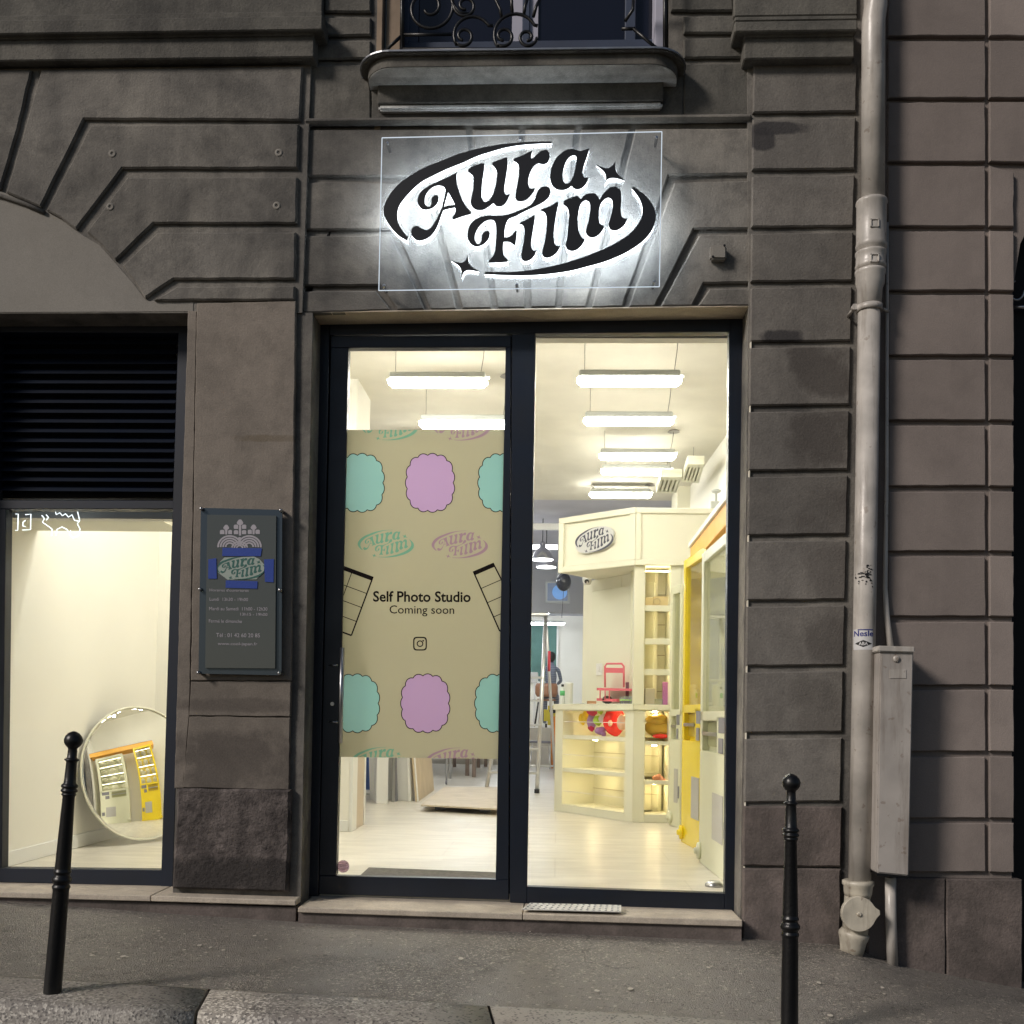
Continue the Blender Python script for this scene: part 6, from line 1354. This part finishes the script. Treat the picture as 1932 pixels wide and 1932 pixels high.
q = MB(); q.tube([at(1012, 1550 - 30, 6.6)] * 1 + [at(1012, 1520, 6.6)], .001, 4) if 0 else q.bm.free()
ld2 = thing('folding_stool', 'small grey folding stool behind the ladder', 'stool', tuple(atz(1022, 1448, 0)))
p = atz(1024, 1450, 0); q = MB(); q.box(p.x - .26, p.x + .14, p.y - .15, p.y + .15, .46, .50, .01); q.build('seat', M_GREYP, ld2); q = MB()
for dx, dy in ((-.24, -.15), (.13, -.15), (-.24, .15), (.13, .15)): q.tube([p + Vector((dx, dy, 0)), p + Vector((dx * .8, -dy * .6, .46))], .013, 6)
q.build('leg', M_ALU, ld2)
p = atz(1044, 1452, 0); q = MB(); pts = []
for k in range(9): pts.append(Vector((p.x - .06 + .16 * k / 8, p.y + .02 * math.sin(k * 2.2), 0)))
vs = [[q.bm.verts.new(pt + Vector((.10 * (1 - z) * .2, 0, z * .95))) for pt in pts] for z in (0.02, .5, 1.0)]
for i in range(2):
    for k in range(8): q.bm.faces.new((vs[i][k], vs[i][k + 1], vs[i + 1][k + 1], vs[i + 1][k])).smooth = True
q.build('fabric', mat('orange_cloth', (.80, .30, .04), .8)); o = bpy.data.objects['fabric']; o.name = 'orange_cloth'; tag(o, 'orange cloth hanging down at the left side of the booth', 'cloth')
md = o.modifiers.new('s', 'SOLIDIFY'); md.thickness = .01
# ------------------------------------------------------------------ far room on a raised level
ZP = .72
q = MB(); q.box(-2.6, 1.9, 15.0, 27, 0, ZP); struct('raised_floor', q, M_FLOOR)
q = MB(); q.box(-2.6, 1.9, 14.6, 15.0, 0, ZP * .5); struct('raised_floor', q, M_FLOOR)
q = MB(); q.box(-2.65, 1.9, 13.4, 13.6, 2.84, ZC); o = q.build('downstand_beam', M_GREYW); tag(o, 'grey downstand beam across the far ceiling behind the hanging screen', 'beam')
q = MB(); q.box(-2.65, 1.9, 8.3, 8.38, 3.42, 3.5, .004); o = q.build('white_batten', M_WHITE); tag(o, 'white batten across the ceiling beside the booth', 'beam')
q = MB(); a = at(1003, 1032, 9.0); q.box(a.x - .9, at(1052, 1032, 9.0).x, 8.97, 9.03, a.z - .03, a.z + .03, .004); o = q.build('long_strip_light', emat('soft_tube', (.97, .97, 1), 5)); tag(o, 'long thin strip light just above the chrome pendant lamps', 'ceiling light')
def pendant(u, v, r_, Y, label):
    p = at(u, v, Y); o = thing('pendant_lamp', label, 'pendant lamp', tuple(p), 0, 'chrome pendant lamps'); q = MB(); q.lathe([(r_, -.0), (r_ * .96, .015), (r_ * .72, .10), (r_ * .5, .14), (r_ * .25, .17), (.04, .22), (.02, .25)], p, n=28); q.build('lamp_shade', mat('chrome', (.6, .6, .62), .15, 1) if 'chrome' not in MATS else MATS['chrome'], o)
    q = MB(); q.lathe([(r_ * .93, -.006), (r_ * .93, -.001)], p, n=24); q.build('bulb_disc', MATS.get('pend') or emat('pend', (.95, .97, 1), 6), o); q = MB(); q.tube([p + Vector((0, 0, .25)), Vector((p.x, p.y, ZC))], .006, 5); q.build('cord', M_BLK, o)
pendant(1023.5, 1056, .155, 8.6, 'nearer and higher chrome pendant lamp left of the booth'); pendant(1030.5, 1070, .15, 9.4, 'farther and lower chrome pendant lamp left of the booth')
tv = thing('wall_screen', 'grey framed screen with a blue circle hung left of the booth', 'screen', tuple(at(1045, 1138, 12.5)))
a, b = at(1029, 1096, 12.5), at(1075, 1138, 12.5); q = MB(); q.box(a.x, b.x, 12.5, 12.58, b.z, a.z, .01); q.tube([Vector(((a.x + b.x) / 2, 12.54, a.z)), Vector(((a.x + b.x) / 2, 12.54, ZC))], .03, 8); q.build('frame', mat('screen_frame', (.45, .47, .47), .4), tv)
q = MB(); q.box(a.x + .04, b.x - .04, 12.49, 12.499, b.z + .04, a.z - .04); q.build('screen_face', mat('screen_blue_grey', (.10, .13, .20), .3, emit=(.10, .13, .20), es=.6), tv)
c = at(1056, 1117, 12.48); q = MB(); q.lathe([(.13, 0), (.13, .004)], c, (0, -1, 0), 28); q.build('blue_circle', mat('screen_blue', (.12, .28, .60), .3, emit=(.12, .28, .6), es=.5), tv)
q = MB(); c = at(1063.5, 1098, 9.0); blob(q, c, .105, .105, .13); q.tube([c - Vector((0, 0, .12)), c - Vector((.02, 0, .5))], .003, 4); q.tube([c + Vector((0, 0, .12)), Vector((c.x, c.y, ZC))], .003, 4); o = q.build('black_balloon', mat('black_balloon_skin', (.02, .02, .03), .2)); tag(o, 'glossy black balloon half hidden by the left edge of the booth', 'balloon')
fixture(1000, 1153, 80, 'bright boxy light just above the top of the ladder', M_TUBEC, .9, False, group='lights above the ladder')
cb = thing('chalkboard', 'green chalkboard on the far wall behind the seated person', 'chalkboard', tuple(at(1030, 1285, 21.9)))
a, b = at(975, 1178, 21.9), at(1049, 1286, 21.9); q = MB(); q.box(a.x, b.x, 21.8, 21.84, b.z, a.z); q.build('board', mat('chalk_green', (.065, .17, .15), .6, var=.25, vscale=3), cb)
q = MB(); q.box(a.x - .04, b.x + .04, 21.79, 21.86, a.z, a.z + .05); q.box(a.x - .04, b.x + .04, 21.79, 21.86, b.z - .05, b.z); q.box(b.x, b.x + .05, 21.79, 21.86, b.z, a.z); q.build('frame', M_WHITE, cb)
q = MB(); q.box(-2.65, 1.9, 21.87, 21.99, 0, ZC); struct('interior_wall', q, M_WALL)
# chair and person (seen from behind)
cz_ = at(1031, 1306, 17.5); CH = thing('desk_chair', 'brown shell backed chair on black legs behind the ladder', 'chair', (cz_.x, cz_.y, ZP))
M_BRN = mat('brown_leatherette', (.36, .17, .09), .45)
q = MB(); n = 10; sgrid = []
hw = .235
for j in range(5):
    row = []
    for i in range(n + 1):
        a = (i / n - .5) * 2; z = cz_.z - .10 + .29 * j / 4; cut = hw * (1 - .12 * (j == 4) - .18 * (j == 0)); row.append(q.bm.verts.new((cz_.x + cut * a, cz_.y + .10 * (1 - a * a) * -1 + .03 * (j / 4), z)))
    sgrid.append(row)
for j in range(4):
    for i in range(n): q.bm.faces.new((sgrid[j][i], sgrid[j][i + 1], sgrid[j + 1][i + 1], sgrid[j + 1][i])).smooth = True
o = q.build('backrest', M_BRN, CH); md = o.modifiers.new('s', 'SOLIDIFY'); md.thickness = .025
zs_ = cz_.z - .15; q = MB(); q.box(cz_.x - .22, cz_.x + .22, cz_.y, cz_.y + .42, zs_ - .04, zs_, .02, seg=2); q.build('seat', M_BRN, CH)
for dx, dy in ((-.22, 0), (.22, 0), (-.22, .42), (.22, .42)):
    q = MB(); q.tube([Vector((cz_.x + dx * .8, cz_.y + dy, zs_ - .04)), Vector((cz_.x + dx * 1.15, cz_.y + (dy - .21) * 1.3 + .21, ZP))], .014, 6); q.build('leg', M_BLK, CH)
# person: one continuous skinned body, seated, back to us
hp = at(1040, 1243, 17.9); sx = hp.x; sy = 17.75; sh_ = hp.z
PE = None
V_ = [((sx, sy, zs_ + .09), .13), ((sx, sy - .02, zs_ + .30), .125), ((sx, sy, sh_ - .36), .15), ((sx, sy + .02, sh_ - .20), .10), ((sx, sy + .03, sh_ - .12), .055), ((sx, sy + .05, sh_ - .02), .085), ((sx, sy + .05, sh_ + .07), .075),
      ((sx - .17, sy + .02, sh_ - .26), .065), ((sx - .23, sy + .08, sh_ - .50), .048), ((sx - .15, sy + .30, sh_ - .56), .036), ((sx + .17, sy + .02, sh_ - .26), .065), ((sx + .23, sy + .08, sh_ - .50), .048), ((sx + .15, sy + .30, sh_ - .56), .036),
      ((sx - .10, sy + .12, zs_ + .08), .09), ((sx - .13, sy + .46, zs_ + .07), .07), ((sx - .13, sy + .50, ZP + .06), .045), ((sx + .10, sy + .12, zs_ + .08), .09), ((sx + .13, sy + .46, zs_ + .07), .07), ((sx + .13, sy + .50, ZP + .06), .045)]
E_ = [(0, 1), (1, 2), (2, 3), (3, 4), (4, 5), (5, 6), (3, 7), (7, 8), (8, 9), (3, 10), (10, 11), (11, 12), (0, 13), (13, 14), (14, 15), (0, 16), (16, 17), (17, 18)]
me = bpy.data.meshes.new('person'); me.from_pydata([v for v, r_ in V_], E_, []); M_SHIRT, t_, b_ = newmat('striped_shirt')
tc = t_.nodes.new('ShaderNodeTexCoord'); wv = t_.nodes.new('ShaderNodeTexWave'); wv.bands_direction = 'Z'; wv.inputs['Scale'].default_value = 8; t_.links.new(tc.outputs['Object'], wv.inputs[0]); rp = t_.nodes.new('ShaderNodeValToRGB'); rp.color_ramp.elements[0].color = (.08, .10, .15, 1); rp.color_ramp.elements[1].color = (.22, .24, .30, 1); t_.links.new(wv.outputs[0], rp.inputs[0]); t_.links.new(rp.outputs[0], b_.inputs['Base Color'])
PE = link('person', me, M_SHIRT); tag(PE, 'person in a striped grey shirt seated with back turned, before the chalkboard', 'person')
sk = PE.modifiers.new('skin', 'SKIN'); sk.use_smooth_shade = True
for i, (v, r_) in enumerate(V_): me.skin_vertices[0].data[i].radius = (r_, r_ * .8); me.skin_vertices[0].data[i].use_root = (i == 0)
sb = PE.modifiers.new('sub', 'SUBSURF'); sb.levels = 2; sb.render_levels = 2
q = MB(); blob(q, Vector((sx, sy + .025, sh_ + .035)), .105, .11, .12, lump=.05); q.build('hair', mat('dark_hair', (.012, .010, .010), .6), PE)
yc = thing('yellow_armchair', 'low yellow chair with a black backrest gap behind the ladder', 'chair', tuple(at(1038, 1370, 13.5)))
a, b = at(1026, 1331, 15.6), at(1062, 1366, 15.6); q = MB(); q.box(a.x, b.x, 15.6, 16.0, ZP + .05, a.z, .08, seg=4); q.build('seat_shell', mat('yellow_fabric', (.75, .62, .06), .6), yc); q = MB(); blob(q, at(1044, 1341, 15.58), .085, .03, .05); q.build('cushion', M_BLK, yc)
q = MB()
for dx in (.05, b.x - a.x - .05): q.box(a.x + dx - .02, a.x + dx + .02, 15.65, 15.95, ZP, ZP + .08)
q.build('leg', M_BLK, yc)
tbl = thing('white_desk', 'white desk edge beyond the ladder at left', 'desk', tuple(at(1003, 1290, 19))); p = at(1005, 1268, 19)
q = MB(); q.box(p.x - 1.0, p.x + .12, 19, 19.6, p.z - .25, p.z, .01); q.build('desk_top', M_WHITE, tbl); q = MB(); q.box(p.x - .95, p.x - .9, 19.05, 19.55, ZP, p.z - .25); q.box(p.x + .03, p.x + .08, 19.05, 19.55, ZP, p.z - .25); q.build('leg', M_ALU, tbl)
bpy.context.view_layer.update()
